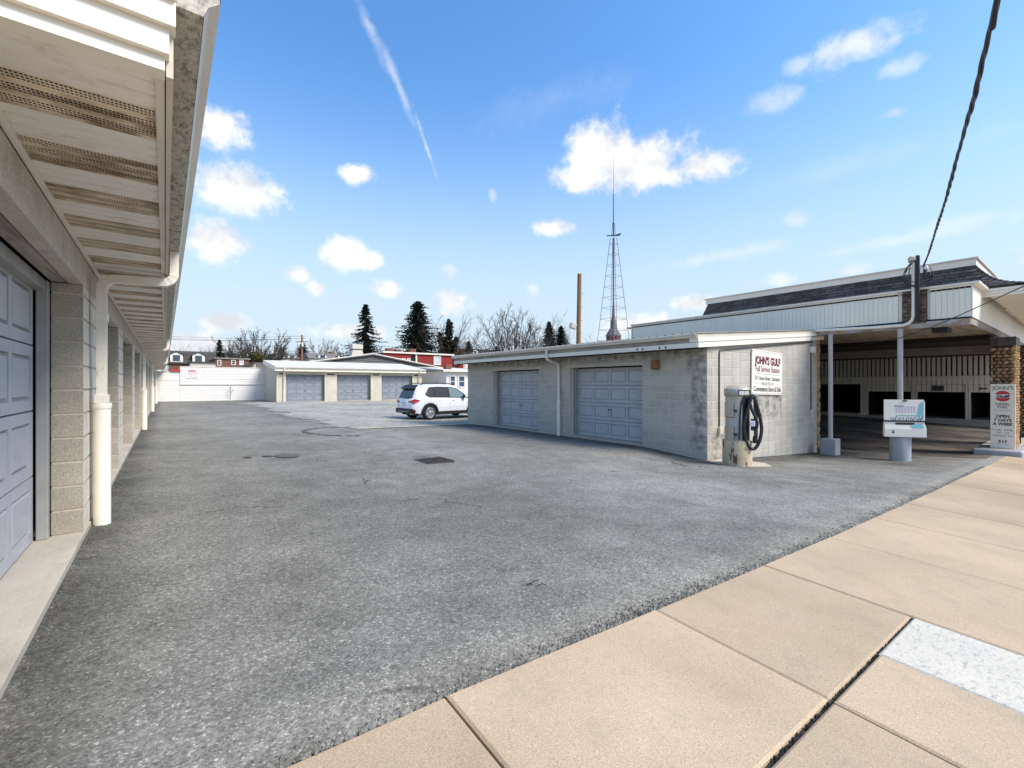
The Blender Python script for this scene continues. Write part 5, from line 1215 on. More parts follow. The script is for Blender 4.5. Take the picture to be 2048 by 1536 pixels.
    for i in range(3):
        MB().box(ex - 0.02 + i * 0.012, ex + 0.03, ey, 12.0, EYE + 2.655 - (i + 1) * 0.075, EYE + 2.65 - i * 0.075).build('eave_board', 'white_trim', root)
        MB().box(ex + 0.031, 33, ey - 0.02 + i * 0.012, ey + 0.03, EYE + 2.655 - (i + 1) * 0.075, EYE + 2.65 - i * 0.075).build('eave_board', 'white_trim', root)
    MB().box(ex + 0.04, 33, ey + 0.04, CYF - 0.2, EYE + 2.44, EYE + 2.46).build('eave_soffit', 'white_fascia', root)
mansard()
#--PART4--
# ------------------------------------------------------------------ things on the asphalt
def grate():
    x0, x1, y0, y1 = 3.78, 4.34, 7.44, 8.02; z = gz(4.05, 7.73) + 0.006
    root = thing('drain_grate', 'rusty square drain grate set in the asphalt', 'drain', (4.05, 7.73, z))
    MB().box(x0, x1, y0, y1, z - 0.05, z - 0.03).build('pit', 'void', root)
    f = MB()
    for a in (x0, x1 - 0.03): f.box(a, a + 0.03, y0, y1, z - 0.04, z + 0.012)
    for a in (y0, y1 - 0.03): f.box(x0 + 0.03, x1 - 0.03, a, a + 0.03, z - 0.04, z + 0.012)
    f.build('frame', 'grate_iron', root)
    for i in range(14):
        x = x0 + 0.05 + i * 0.0345; MB().box(x, x + 0.018, y0 + 0.03, y1 - 0.03, z - 0.03, z + 0.009).build('bar', 'grate_iron', root)
    MB().box(x0 + 0.03, x1 - 0.03, 7.71, 7.75, z - 0.03, z + 0.008).build('bar', 'grate_iron', root)
mat('grate_iron', (0.06, 0.052, 0.047), 0.8, 0.25, 8, fine=(60, 0.3))
grate()
drape('tar_stain', tarpatch, 0.8, 2.8, 8.9, 10.0, 0.035, 0.014, 'tar_soft', 'dark tar stain on the asphalt of the court')

def tyre_mark(x, y):
    dx, dy = x - 4.7, (y - 14.1) / 1.05; r = math.hypot(dx, dy); a = math.degrees(math.atan2(dy, dx)) % 360
    return abs(r - 1.45) < 0.07 + 0.03 * mnoise.noise((x * 5, y * 5, 0)) and 80 < a < 255 and mnoise.noise((x * 9, y * 9, 4)) > -0.25
drape('tyre_mark', tyre_mark, 3.0, 5.6, 12.4, 15.8, 0.035, 0.016, 'tar_soft', 'curved tyre mark on the asphalt before the gravel')

# ------------------------------------------------------------------ the parked car
plain('car_white', (0.80, 0.80, 0.80), 0.22, 0.0, 0.5, coat=0.6)
plain('car_glass', (0.025, 0.03, 0.034), 0.06, 0.0, 0.7); plain('car_glass_clear', (0.16, 0.21, 0.21), 0.06, 0.0, 0.7)
plain('car_black', (0.012, 0.012, 0.013), 0.5); plain('car_gloss', (0.01, 0.01, 0.01), 0.15); plain('tail_red', (0.42, 0.012, 0.015), 0.15, coat=0.5); plain('tail_dark', (0.14, 0.008, 0.01), 0.3)
plain('tyre', (0.018, 0.018, 0.019), 0.85); plain('alloy', (0.55, 0.56, 0.57), 0.3, 0.7); plain('plate', (0.75, 0.76, 0.78), 0.5)
def car():
    # local: x forward (0 = rear bumper), y to the left side, z up; the right side (-y) faces the camera
    L_, HW = 4.62, 0.905; xr, xf = 0.93, 3.60; RW = 0.355; AR = 0.42
    root = thing('parked_car', 'white sport utility car parked beyond the block garage', 'car')
    Mw = T(9.28, 20.78, gz(10.2, 20.2) + 0.014) @ RZ(R(4.5))
    root.matrix_basis = Mw; WM[root.name] = Mw
    def bottom(x):
        z = 0.30
        if x < 0.35: z = 0.34
        for c in (xr, xf):
            if abs(x - c) < AR: z = max(z, 0.345 + math.sqrt(AR * AR - (x - c) ** 2))
        return z
    def lerp(tab, x):
        for (a, va), (b, vb) in zip(tab, tab[1:]):
            if x <= b: return va + (vb - va) * max(0, (x - a) / (b - a))
        return tab[-1][1]
    belt = [(0.02, 1.00), (0.4, 1.055), (1.2, 1.06), (2.0, 1.03), (3.2, 0.99), (3.6, 1.00), (4.2, 0.90), (4.55, 0.78)]
    width = [(0.0, 0.70), (0.10, 0.80), (0.35, 0.865), (0.9, 0.905), (2.3, 0.90), (3.6, 0.905), (4.1, 0.86), (4.4, 0.75), (4.62, 0.55)]
    rear_in = [(0, 0)]
    xs = sorted(set([0.0, 0.03, 0.08, 0.16, 0.26] + frange(0.35, 4.45, 0.05) + [4.5, 4.56, 4.6, 4.62]))
    b = MB(); vs = []; fs = []; n = 9
    for x in xs:
        zb = bottom(x); zt = lerp(belt, x); w = lerp(width, x); ring = []
        shoulder = 0.955
        lv = [(zb, 0.965), (zb + (zt - zb) * 0.12, 0.985), (zb + (zt - zb) * 0.35, 1.0), (zb + (zt - zb) * 0.6, 1.0), (zb + (zt - zb) * 0.82, 0.985), (zb + (zt - zb) * 0.95, 0.955), (zt, 0.92)]
        for z, k in lv: ring.append((x, -w * k, z))
        ring.append((x, -w * 0.5, zt + 0.015)); ring.append((x, 0, zt + 0.02))
        vs += ring
    m = len(xs)
    for i in range(m - 1):
        for k in range(n - 1): fs.append((i * n + k, (i + 1) * n + k, (i + 1) * n + k + 1, i * n + k + 1))
    o = len(vs); vs2 = [(x, -y, z) for x, y, z in vs]
    allv = vs + vs2; allf = fs + [tuple(reversed([q + o for q in f])) for f in fs]
    rear = list(range(0, n)) + [o + k for k in range(n - 2, -1, -1)]; allf.append(tuple(rear)); 
    fr = [(m - 1) * n + k for k in range(n)] + [o + (m - 1) * n + k for k in range(n - 2, -1, -1)]; allf.append(tuple(reversed(fr)))
    body = MB().add(allv, allf, True).build('body', 'car_white', root, Mw)
    # greenhouse: pillars and roof as one shell, panes set into it
    # outline of the side glass region: base points and top points
    def side(x, z):                     # half width of the cabin at height z (tumblehome)
        t = (z - 1.0) / 0.7; w = lerp(width, min(max(x, 0.35), 4.0)) * 0.925; return w - 0.20 * max(t, 0) - 0.03 * max(t, 0) ** 2
    roofl = [(0.30, 1.60), (0.55, 1.655), (1.0, 1.69), (1.7, 1.70), (2.3, 1.675), (2.65, 1.62)]
    basel = [(0.16, 1.02), (0.55, 1.045), (1.0, 1.055), (1.9, 1.03), (2.75, 1.005), (3.52, 0.99)]
    b = MB(); vs = []; fs = []; N_ = 14; K = 7
    for i in range(N_ + 1):
        t = i / N_
        xb = 0.14 + (3.50 - 0.14) * t; zb = lerp(basel, xb); xt = 0.34 + (2.66 - 0.34) * t; zt = lerp(roofl, xt)
        ring = []
        for k in range(K):
            s = k / (K - 1); x = xb + (xt - xb) * s; z = zb + (zt - zb) * s; ring.append((x, -side(x, z), z))
        ring += [(xt, -side(xt, zt) + 0.05, zt + 0.03), (xt, -side(xt, zt) * 0.5, zt + 0.05), (xt, 0, zt + 0.055)]
        vs += ring
    kk = K + 3
    for i in range(N_):
        for k in range(kk - 1): fs.append((i * kk + k, (i + 1) * kk + k, (i + 1) * kk + k + 1, i * kk + k + 1))
    o = len(vs); allv = vs + [(x, -y, z) for x, y, z in vs]; allf = fs + [tuple(reversed([q + o for q in f])) for f in fs]
    allf.append(tuple(range(kk)) + tuple(o + k for k in range(kk - 2, -1, -1))); allf.append(tuple(reversed(tuple(N_ * kk + k for k in range(kk)) + tuple(o + N_ * kk + k for k in range(kk - 2, -1, -1)))))
    MB().add(allv, allf, True).build('cabin', 'car_white', root, Mw)
    def pane(pts, m, name, sgn=-1, lift=0.012):
        q = [(x, sgn * (side(x, z) + lift), z) for x, z in pts]
        if sgn > 0: q.reverse()
        return MB().add(q, [tuple(range(len(q)))]).build(name, m, root, Mw)
    for sg in (-1, 1):
        pane([(0.70, 1.22), (0.92, 1.09), (2.02, 1.065), (3.30, 1.03), (3.02, 1.27), (2.62, 1.54), (2.30, 1.60), (1.5, 1.63), (0.98, 1.60)], 'car_gloss', 'window_surround', sg, 0.008)
        pane([(0.76, 1.23), (0.95, 1.13), (1.22, 1.11), (1.22, 1.585), (1.0, 1.565)], 'car_glass', 'quarter_window', sg, 0.014)
        pane([(1.29, 1.11), (2.02, 1.10), (2.02, 1.575), (1.29, 1.59)], 'car_glass', 'rear_side_window', sg, 0.014)
        pane([(2.14, 1.095), (3.10, 1.065), (2.92, 1.27), (2.56, 1.525), (2.28, 1.565), (2.14, 1.57)], 'car_glass_clear', 'front_side_window', sg, 0.014)
        # black lower cladding: sill and arch lips
        s = MB(); pts = []
        for x in frange(1.30, 3.22, 0.08): pts.append(x)
        y = sg * 0.885
        s.box(1.34, 3.19, min(y, y + sg * 0.03), max(y, y + sg * 0.03), 0.24, 0.40); s.build('sill', 'car_black', root, Mw)
        for c in (xr, xf):
            a = MB(); vs = []; fs = []; q = 20
            for i in range(q + 1):
                t = math.pi * (-0.06 + 1.12 * i / q); cx_, cz_ = c + math.cos(t), 0.345
                for r_, yy in ((AR - 0.02, 0.87), (AR - 0.02, 0.925), (AR + 0.06, 0.92), (AR + 0.06, 0.86)):
                    vs.append((c + r_ * math.cos(t), sg * yy, 0.345 + r_ * math.sin(t)))
                if i:
                    for k in range(4): fs.append(((i - 1) * 4 + k, (i - 1) * 4 + (k + 1) % 4, i * 4 + (k + 1) % 4, i * 4 + k))
            MB().add(vs, fs).build('arch_trim', 'car_black', root, Mw)
            RM = Mw @ T(c, sg * 0.80, RW) @ Matrix.Rotation(R(90 if sg < 0 else -90), 4, 'X')
            w = MB().lathe([(0.225, -0.10), (0.33, -0.115), (0.352, -0.09), (RW, -0.04), (RW, 0.04), (0.352, 0.09), (0.33, 0.112), (0.245, 0.10), (0.235, 0.06)], (0, 0, 0), 32).build('wheel', 'tyre', root, RM)
            rim = MB().lathe([(0.245, 0.07), (0.25, 0.104), (0.232, 0.106), (0.225, 0.06)], (0, 0, 0), 32).lathe([(0.055, 0.05), (0.055, 0.10), (0.03, 0.108)], (0, 0, 0), 14)
            for k in range(5):
                for d in (-0.16, 0.16):
                    a0 = k * 2 * math.pi / 5; p0 = Vector((0.045 * math.cos(a0), 0.045 * math.sin(a0), 0.09)); p1 = Vector((0.232 * math.cos(a0 + d), 0.232 * math.sin(a0 + d), 0.098)); t = (p1 - p0).normalized().cross(Vector((0, 0, 1))) * 0.015
                    rim.add([p0 - t, p0 + t, p1 + t * 1.2, p1 - t * 1.2, p0 - t - Vector((0, 0, 0.03)), p0 + t - Vector((0, 0, 0.03)), p1 + t - Vector((0, 0, 0.03)), p1 - t - Vector((0, 0, 0.03))], [(0, 1, 2, 3), (0, 4, 5, 1), (1, 5, 6, 2), (3, 2, 6, 7), (0, 3, 7, 4)])
            rim.build('rim', 'alloy', w, RM)
            MB().lathe([(0.0001, 0.03), (0.235, 0.03)], (0, 0, 0), 24).build('brake_disc', 'steel_dark', w, RM)
        # roof rail, mirror, door seams, handles
        MB().tube([(0.55, sg * 0.60, 1.70), (0.72, sg * 0.60, 1.775), (1.5, sg * 0.60, 1.80), (2.2, sg * 0.59, 1.775), (2.5, sg * 0.585, 1.70)], 0.022, 8).build('roof_rail', 'car_black', root, Mw)
        mi = MB().bbox(2.90, 3.05, sg * 0.98 - 0.1, sg * 0.98 + 0.1, 1.06, 1.22, 0.03).build('mirror', 'car_white', root, Mw)
        MB().bbox(2.88, 2.905, sg * 0.98 - 0.085, sg * 0.98 + 0.085, 1.075, 1.205, 0.006).build('mirror_glass', 'car_gloss', mi, Mw); MB().box(2.95, 3.02, min(sg * 0.80, sg * 0.95), max(sg * 0.80, sg * 0.95), 1.03, 1.075).build('mirror_arm', 'car_black', mi, Mw)
        for x in (1.30, 2.08, 3.12):
            seam = MB(); p = []
            for z in frange(0.42, 1.05, 0.07):
                zb, zt, w = bottom(x), lerp(belt, x), lerp(width, x); tt = (z - zb) / (zt - zb); k = 0.985 if tt < .2 else (1.0 if tt < .7 else 1.0 - (tt - .7) * 0.24); p.append((x, sg * (w * k + 0.0015), z))
            seam.tube(p, 0.005, 4).build('door_seam', 'car_black', root, Mw)
        for x in (1.42, 2.22):
            MB().bbox(x, x + 0.2, sg * 0.895 - 0.02, sg * 0.895 + 0.02, 0.91, 0.945, 0.008).build('door_handle', 'car_white', root, Mw)
        MB().box(1.36, 3.1, sg * 0.904 - 0.008, sg * 0.904 + 0.008, 0.60, 0.615).build('side_moulding', 'car_white', root, Mw)
        # tail lamp wrapping the corner, lower reflector
        tl = [(-0.012, 0.42, 0.86), (-0.012, 0.42, 0.91), (0.01, 0.60, 0.97), (0.05, 0.74, 1.00), (0.16, 0.815, 1.01), (0.42, 0.872, 0.99), (0.30, 0.865, 0.90), (0.12, 0.835, 0.83), (0.04, 0.765, 0.82), (0.0, 0.62, 0.84)]
        q = [(x, sg * (y + 0.012), z) for x, y, z in tl]; c_ = (0.0, sg * 0.76, 0.92)
        f = [(i, (i + 1) % len(q), len(q)) for i in range(len(q))]; MB().add(q + [c_], f if sg > 0 else [tuple(reversed(t)) for t in f]).build('tail_lamp', 'tail_red', root, Mw)
        MB().bbox(0.01, 0.16, sg * 0.80 - 0.06, sg * 0.80 + 0.06, 0.40, 0.50, 0.01).build('reflector', 'tail_dark', root, Mw)
    # tailgate glass, spoiler, bumper, plate, badge, wiper, exhaust, underbody
    MB().add([(0.075, -0.66, 1.06), (0.075, 0.66, 1.06), (0.30, 0.58, 1.52), (0.30, -0.58, 1.52)], [(0, 3, 2, 1)]).xf(T(-0.012, 0, 0)).build('rear_window', 'car_glass', root, Mw)
    MB().add([(0.18, -0.63, 1.50), (0.18, 0.63, 1.50), (0.42, 0.60, 1.66), (0.42, -0.60, 1.66), (0.17, -0.63, 1.55), (0.17, 0.63, 1.55), (0.40, 0.60, 1.71), (0.40, -0.60, 1.71)], [(0, 1, 2, 3), (7, 6, 5, 4), (4, 5, 1, 0), (5, 6, 2, 1), (0, 3, 7, 4)]).build('spoiler', 'car_black', root, Mw)
    MB().bbox(-0.05, 0.30, -0.80, 0.80, 0.33, 0.56, 0.04).build('bumper', 'car_black', root, Mw)
    MB().bbox(-0.055, -0.04, -0.5, 0.5, 0.40, 0.425, 0.004).build('bumper_trim', 'alloy', root, Mw)
    MB().bbox(-0.03, -0.01, -0.17, 0.17, 0.69, 0.80, 0.004).build('number_plate', 'plate', root, Mw)
    MB().bbox(-0.03, -0.012, -0.28, 0.28, 0.83, 0.855, 0.004).build('tailgate_trim', 'alloy', root, Mw)
    MB().lathe([(0.05, 0), (0.045, 0.01)], (0, 0, 0), 16).xf(T(-0.01, 0, 0.92) @ Matrix.Rotation(R(-90), 4, 'Y') @ Matrix.Diagonal((0.6, 1.2, 1, 1))).build('badge', 'alloy', root, Mw)
    MB().tube([(0.05, -0.05, 1.08), (0.075, -0.45, 1.12)], 0.012, 6).build('wiper', 'car_black', root, Mw)
    MB().tube([(0.02, -0.55, 0.30), (0.2, -0.55, 0.30)], 0.04, 12).build('exhaust', 'alloy', root, Mw)
    MB().box(0.3, 4.3, -0.74, 0.74, 0.22, 0.62).build('underbody', 'car_black', root, Mw)
    MB().add([(2.66, -0.66, 1.60), (2.66, 0.66, 1.60), (3.50, 0.76, 1.02), (3.50, -0.76, 1.02)], [(0, 3, 2, 1)]).xf(T(0.012, 0, 0.02)).build('windscreen', 'car_glass_clear', root, Mw)
    for sg in (-1, 1): MB().bbox(4.30, 4.52, sg * 0.66 - 0.1, sg * 0.66 + 0.1, 0.72, 0.82, 0.02).build('headlight', 'sign_white', root, Mw)
car()

# ------------------------------------------------------------------ buildings behind
mat('grey_shingle_wall', (0.17, 0.17, 0.17), 0.9, 0.2, 1.2, fine=(12, 0.2), stretch=(0.4, 1, 3), rnd=0.1)
mat('red_siding', (0.27, 0.028, 0.026), 0.75, 0.12, 1, rnd=0.12, dirt=((0.22, 0.05, 0.04), 1.5, 0.5, 0.75))
mat('brick_far', (0.19, 0.085, 0.062), 0.9, 0.15, 1.5, fine=(20, 0.25), dirt=((0.16, 0.12, 0.10), 1.2, 0.5, 0.7))
mat('slate', (0.075, 0.073, 0.07), 0.9, 0.2, 1.5, fine=(12, 0.25), rnd=0.12)
mat('roof_grey', (0.25, 0.24, 0.23), 0.9, 0.2, 1, fine=(10, 0.2), rnd=0.1)
mat('white_wood', (0.78, 0.75, 0.70), 0.7, 0.08, 2)
plain('pane', (0.06, 0.08, 0.11), 0.15, 0.0, 0.6); plain('pane_blue', (0.07, 0.10, 0.17), 0.15, 0.0, 0.6); plain('blind', (0.55, 0.57, 0.60), 0.6)
GB = EYE - 1.7
def window(parent, x, z, w, h, y, m='pane', frame='white_wood', arch=False):
    f = MB(); t = 0.10
    f.box(x - w / 2 - t, x - w / 2, y - 0.08, y + 0.02, z - t, z + h + t); f.box(x + w / 2, x + w / 2 + t, y - 0.08, y + 0.02, z - t, z + h + t)
    f.box(x - w / 2, x + w / 2, y - 0.08, y + 0.02, z - t, z); f.box(x - w / 2, x + w / 2, y - 0.08, y + 0.02, z + h, z + h + t); f.box(x - w / 2, x + w / 2, y - 0.06, y + 0.01, z + h * 0.48, z + h * 0.53)
    o = f.build('window', frame, parent); MB().box(x - w / 2, x + w / 2, y - 0.03, y + 0.01, z, z + h).build('pane', m, o); return o
def gable_hall():
    Y = 47.5; a, p, b = at(596, 729, Y=Y), at(745, 710, Y=Y), at(897, 741, Y=Y)
    root = thing('gable_hall', 'wide grey shingled gable rising behind the three door garage', 'building', (p.x, Y + 8, GB))
    MB().prism([(a.x, GB - 0.5), (b.x, GB - 0.5), (b.x, b.z), (p.x, p.z), (a.x, a.z)], Y + 0.05, Y + 16, 'y').build('wall', 'grey_shingle_wall', root)
    # shingle courses on the gable face
    rr = random.Random(3); z = EYE + 0.3
    while z < p.z - 0.1:
        h = 0.24
        f = lambda zz: (a.x + (p.x - a.x) * max(0, (zz - a.z) / (p.z - a.z)), b.x - (b.x - p.x) * max(0, (zz - b.z) / (p.z - b.z)))
        x0, x1 = f(z + h)
        if x1 - x0 > 0.5:
            MB().add([(x0, Y - 0.02, z), (x1, Y - 0.02, z), (x1, Y + 0.03, z + h), (x0, Y + 0.03, z + h), (x0, Y + 0.05, z), (x1, Y + 0.05, z)], [(0, 1, 2, 3), (0, 4, 5, 1)]).build('shingle_course', 'grey_shingle_wall', root)
        z += h
    for (q0, q1) in ((a, p), (p, b)):
        MB().add([(q0.x, Y - 0.25, q0.z), (q1.x, Y - 0.25, q1.z), (q1.x, Y - 0.25, q1.z + 0.16), (q0.x, Y - 0.25, q0.z + 0.16), (q0.x, Y + 16, q0.z), (q1.x, Y + 16, q1.z), (q1.x, Y + 16, q1.z + 0.16), (q0.x, Y + 16, q0.z + 0.16)], [(0, 1, 2, 3), (3, 2, 6, 7), (0, 4, 5, 1)]).build('roof', 'roof_grey', root)
        MB().add([(q0.x, Y - 0.28, q0.z + 0.10), (q1.x, Y - 0.28, q1.z + 0.10), (q1.x, Y - 0.28, q1.z + 0.19), (q0.x, Y - 0.28, q0.z + 0.19), (q0.x, Y - 0.2, q0.z + 0.19), (q1.x, Y - 0.2, q1.z + 0.19)], [(0, 1, 2, 3), (3, 2, 5, 4)]).build('rake_trim', 'white_trim', root)
    c = at(712, 706, Y=53.0); u = thing('roof_vent_unit', 'square metal ventilator box on the grey hall roof', 'ventilator', (c.x, 53, c.z))
    MB().bbox(c.x - 0.62, c.x + 0.62, 52.4, 53.6, c.z + 0.42, c.z + 0.98, 0.03).build('hood', 'fascia_grey', u); MB().box(c.x - 0.5, c.x + 0.5, 52.5, 53.5, c.z + 0.3, c.z + 0.42).build('throat', 'steel_dark', u)
    MB().prism([(c.x - 0.75, c.z - 0.6), (c.x + 0.75, c.z - 0.6), (c.x + 0.55, c.z + 0.3), (c.x - 0.55, c.z + 0.3)], 52.4, 53.6, 'y').build('base', 'fascia_grey', u)
gable_hall()
def white_shed():
    Y = 36.8; x0, x1 = at(893, 760, Y=Y).x, 25.0; zt = EYE + 1.22
    root = thing('white_shed', 'white painted shed with two windows behind the parked car', 'shed', (22, 38, GB))
    MB().box(x0, x1, Y, Y + 6, GB - 0.3, zt).build('wall', 'white_block', root)
    MB().prism([(Y - 0.4, zt + 0.0), (Y + 6.2, zt + 0.45), (Y + 6.2, zt + 0.55), (Y - 0.4, zt + 0.08)], x0 - 0.55, x1, 'x').build('roof', 'white_roof', root)
    MB().box(x0 - 0.55, x1, Y - 0.43, Y - 0.402, zt - 0.08, zt + 0.1).build('fascia', 'white_trim', root)
    MB().box(x0 - 0.53, x1, Y - 0.4, Y + 0.02, zt - 0.06, zt - 0.03).build('soffit', 'lintel_wood', root)
    for a, b in ((900.5, 909), (917.5, 928)):
        p, q = at(a, 753, Y=Y), at(b, 773, Y=Y); window(root, (p.x + q.x) / 2, q.z, q.x - p.x, p.z - q.z, Y, 'pane_blue')
    c = MB().box(x0 + 0.5, x0 + 1.1, Y + 1.0, Y + 1.5, zt, zt + 0.62).build('chimney', 'brick_far', root)
    w = thing('side_wall', 'plain white wall between the three door garage and the shed', 'wall', (20, 43, GB))
    a = at(842, 742, Y=42.6); b = at(900, 742, Y=42.6); z = GB - 0.3; rr = random.Random(4)
    while z < a.z - 0.05:
        h = min(C8 * 2, a.z - z); MB().bbox(a.x - 1.5, b.x + 2, 42.6 + rr.uniform(-0.008, 0.008), 42.85, z + 0.004, z + h - 0.004, 0.006).build('course', 'white_block', w); z += C8 * 2
    MB().box(a.x - 1.5, b.x + 2, 42.56, 42.9, a.z, a.z + 0.05).build('coping', 'white_trim', w)
white_shed()
def chimney(parent, x, y, z0, z1, w=0.6):
    c = MB().box(x - w / 2, x + w / 2, y - w / 2, y + w / 2, z0, z1 - 0.12).build('chimney', 'brick_far', parent)
    MB().box(x - w / 2 - 0.06, x + w / 2 + 0.06, y - w / 2 - 0.06, y + w / 2 + 0.06, z1 - 0.12, z1).build('chimney_cap', 'brick_far', c)
def red_house():
    Y = 62.0; a, b = at(768, 706, Y=Y), at(905, 711, Y=Y); zt = (a.z + b.z) / 2
    root = thing('red_house', 'red boarded flat roofed house behind the grey gable', 'house', ((a.x + b.x) / 2, Y + 6, GB))
    m = at(823, 700, Y=Y).x
    MB().box(a.x, b.x, Y + 0.05, Y + 12, GB, zt).build('wall', 'red_siding', root)
    z = EYE + 0.6; 
    while z < zt - 0.05:
        for x0, x1 in ((a.x - 0.0, m - 0.05), (at(834, 700, Y=Y).x, b.x)):
            MB().add([(x0, Y - 0.02, z), (x1, Y - 0.02, z), (x1, Y + 0.03, z + 0.22), (x0, Y + 0.03, z + 0.22), (x0, Y + 0.05, z), (x1, Y + 0.05, z)], [(0, 1, 2, 3), (0, 4, 5, 1)]).build('board', 'red_siding', root)
        z += 0.22
    MB().box(m, at(831, 700, Y=Y).x, Y - 0.03, Y + 0.04, EYE + 0.5, zt - 0.1).build('door_opening', 'dark', root)
    x = at(832.5, 700, Y=Y).x; MB().box(x - 0.12, x + 0.12, Y - 0.06, Y + 0.04, EYE + 0.5, zt).build('corner_board', 'white_wood', root)
    MB().box(a.x - 0.2, b.x + 0.2, Y - 0.25, Y + 12.2, zt, zt + 0.22).build('cornice', 'white_wood', root)
    p, q = at(868, 714, Y=Y), at(880, 729, Y=Y); window(root, (p.x + q.x) / 2, q.z, q.x - p.x, p.z - q.z, Y - 0.04, 'blind')
    for px in (797, 807, 817):
        p = at(px, 716, Y=Y); window(root, p.x, p.z - 0.9, 0.35, 0.75, Y - 0.03, 'blind')
    for px, top in ((778, 697), (795, 699), (824, 698)):
        p = at(px, top, Y=Y + 3); chimney(root, p.x, Y + 3, zt, p.z, 0.9)
red_house()
def row_house(name, label, px0, px1, ytop, yeave, Y, wall, roof, wins, dormers=(), chims=(), depth=9, flat=False, pitch_in=3.0):
    a, b = at(px0, yeave, Y=Y), at(px1, yeave, Y=Y); zt = at(px0, ytop, Y=Y + (0 if flat else pitch_in)).z
    root = thing(name, label, 'house', ((a.x + b.x) / 2, Y + depth / 2, GB))
    MB().box(a.x, b.x, Y, Y + depth, GB, a.z).build('wall', wall, root)
    if flat: MB().box(a.x - 0.2, b.x + 0.2, Y - 0.2, Y + depth, a.z, a.z + max(0.15, zt - a.z)).build('cornice', roof, root)
    else:
        r = MB().prism([(Y - 0.3, a.z), (Y + depth + 0.3, a.z), (Y + depth - pitch_in, zt), (Y + pitch_in, zt)], a.x - 0.25, b.x + 0.25, 'x').build('roof', roof, root)
        n = 10
        for i in range(n):
            t = i / n; y = Y - 0.3 + (pitch_in + 0.3) * t; z = a.z + (zt - a.z) * t; y2 = Y - 0.3 + (pitch_in + 0.3) * (i + 1) / n; z2 = a.z + (zt - a.z) * (i + 1) / n
            MB().add([(a.x - 0.27, y - 0.03, z + 0.05), (b.x + 0.27, y - 0.03, z + 0.05), (b.x + 0.27, y2, z2 + 0.015), (a.x - 0.27, y2, z2 + 0.015), (a.x - 0.27, y, z), (b.x + 0.27, y, z)], [(0, 1, 2, 3), (0, 4, 5, 1)]).build('slate_course', roof, r)
        for px in dormers:
            c = at(px, (ytop + yeave) / 2, Y=Y + 0.6); w = 0.85; zb = a.z + (zt - a.z) * 0.12; h = (zt - a.z) * 0.52
            d = MB().prism([(c.x - w, zb), (c.x + w, zb), (c.x + w, zb + h), (c.x, zb + h * 1.35), (c.x - w, zb + h)], Y + 0.1, Y + 3.2, 'y').build('dormer', 'white_wood', root)
            MB().box(c.x - w * 0.55, c.x + w * 0.55, Y + 0.04, Y + 0.12, zb + h * 0.15, zb + h * 0.95).build('pane', 'pane', d)
            MB().add([(c.x - w - 0.15, Y - 0.05, zb + h * 0.97), (c.x, Y - 0.05, zb + h * 1.42), (c.x + w + 0.15, Y - 0.05, zb + h * 0.97), (c.x - w - 0.15, Y + 3.2, zb + h * 0.97), (c.x, Y + 3.2, zb + h * 1.42), (c.x + w + 0.15, Y + 3.2, zb + h * 0.97)], [(0, 1, 4, 3), (1, 2, 5, 4)]).build('dormer_roof', roof, d)
    for px0_, px1_, py0, py1, m in wins:
        p, q = at(px0_, py0, Y=Y), at(px1_, py1, Y=Y); window(root, (p.x + q.x) / 2, q.z, q.x - p.x, p.z - q.z, Y, m)
    for px, top in chims:
        p = at(px, top, Y=Y + depth / 2); chimney(root, p.x, Y + depth / 2, a.z, p.z, 0.8)
    return root
row_house('slate_house', 'dark slate roofed house with white dormers above the white wall', 338, 430, 701, 727, 92, 'brick_far', 'slate', [], dormers=(353, 397), chims=((386, 712), (424, 712)), pitch_in=3.5)
row_house('brick_row', 'low red brick house with three white framed windows', 431, 498, 715, 717.5, 84, 'brick_far', 'roof_grey', [(436, 441, 721, 730, 'pane'), (464, 470, 721, 729, 'pane'), (480, 486, 720, 729, 'blind')], flat=True)
row_house('grey_annexe', 'low pale grey annexe in front of the slate roofed house', 381, 431, 724, 725, 78, 'fascia_grey', 'slate', [], flat=True, depth=5)
row_house('dormer_house', 'grey roofed house with small white dormers left of the utility pole', 548, 596, 708, 716, 110, 'white_wood', 'roof_grey', [], dormers=(560, 583), chims=((567, 703),))
row_house('pale_roof_house', 'grey roofed house with dormers between the bare trees and first spruce', 620, 694, 706, 717, 100, 'white_wood', 'roof_grey', [], dormers=(644, 683), chims=((662, 704),))
row_house('far_cottage', 'small dark roofed cottage with white dormer beside the ivy covered tree', 926, 962, 697, 708, 120, 'white_wood', 'slate', [], dormers=(949,), chims=((937, 697),))
row_house('hilltop_house', 'dark low roofed house above the middle garage roof', 964, 1010, 699, 706, 125, 'brick_far', 'slate', [], chims=((975, 697),))
def red_gable():
    Y = 100; a, p, b = at(910, 711, Y=Y), at(918, 696, Y=Y), at(927, 711, Y=Y)
    root = thing('red_gable_house', 'little red gabled house with brick chimney right of the red boarded house', 'house', (p.x, Y + 3, GB))
    MB().prism([(a.x, GB), (b.x, GB), (b.x, b.z), (p.x, p.z), (a.x, a.z)], Y, Y + 7, 'y').build('wall', 'red_siding', root)
    for q in (a, b): MB().add([(q.x, Y - 0.2, q.z), (p.x, Y - 0.2, p.z + 0.1), (p.x, Y + 7, p.z + 0.1), (q.x, Y + 7, q.z)], [(0, 1, 2, 3)]).build('roof', 'roof_grey', root)
    chimney(root, p.x + 0.3, Y + 0.8, p.z - 0.8, at(919, 691, Y=Y).z, 0.7)
red_gable()
lr = thing('low_roof_shed', 'low dark roofed shed behind the white wall beside the far garage', 'shed', (6, 52, GB))
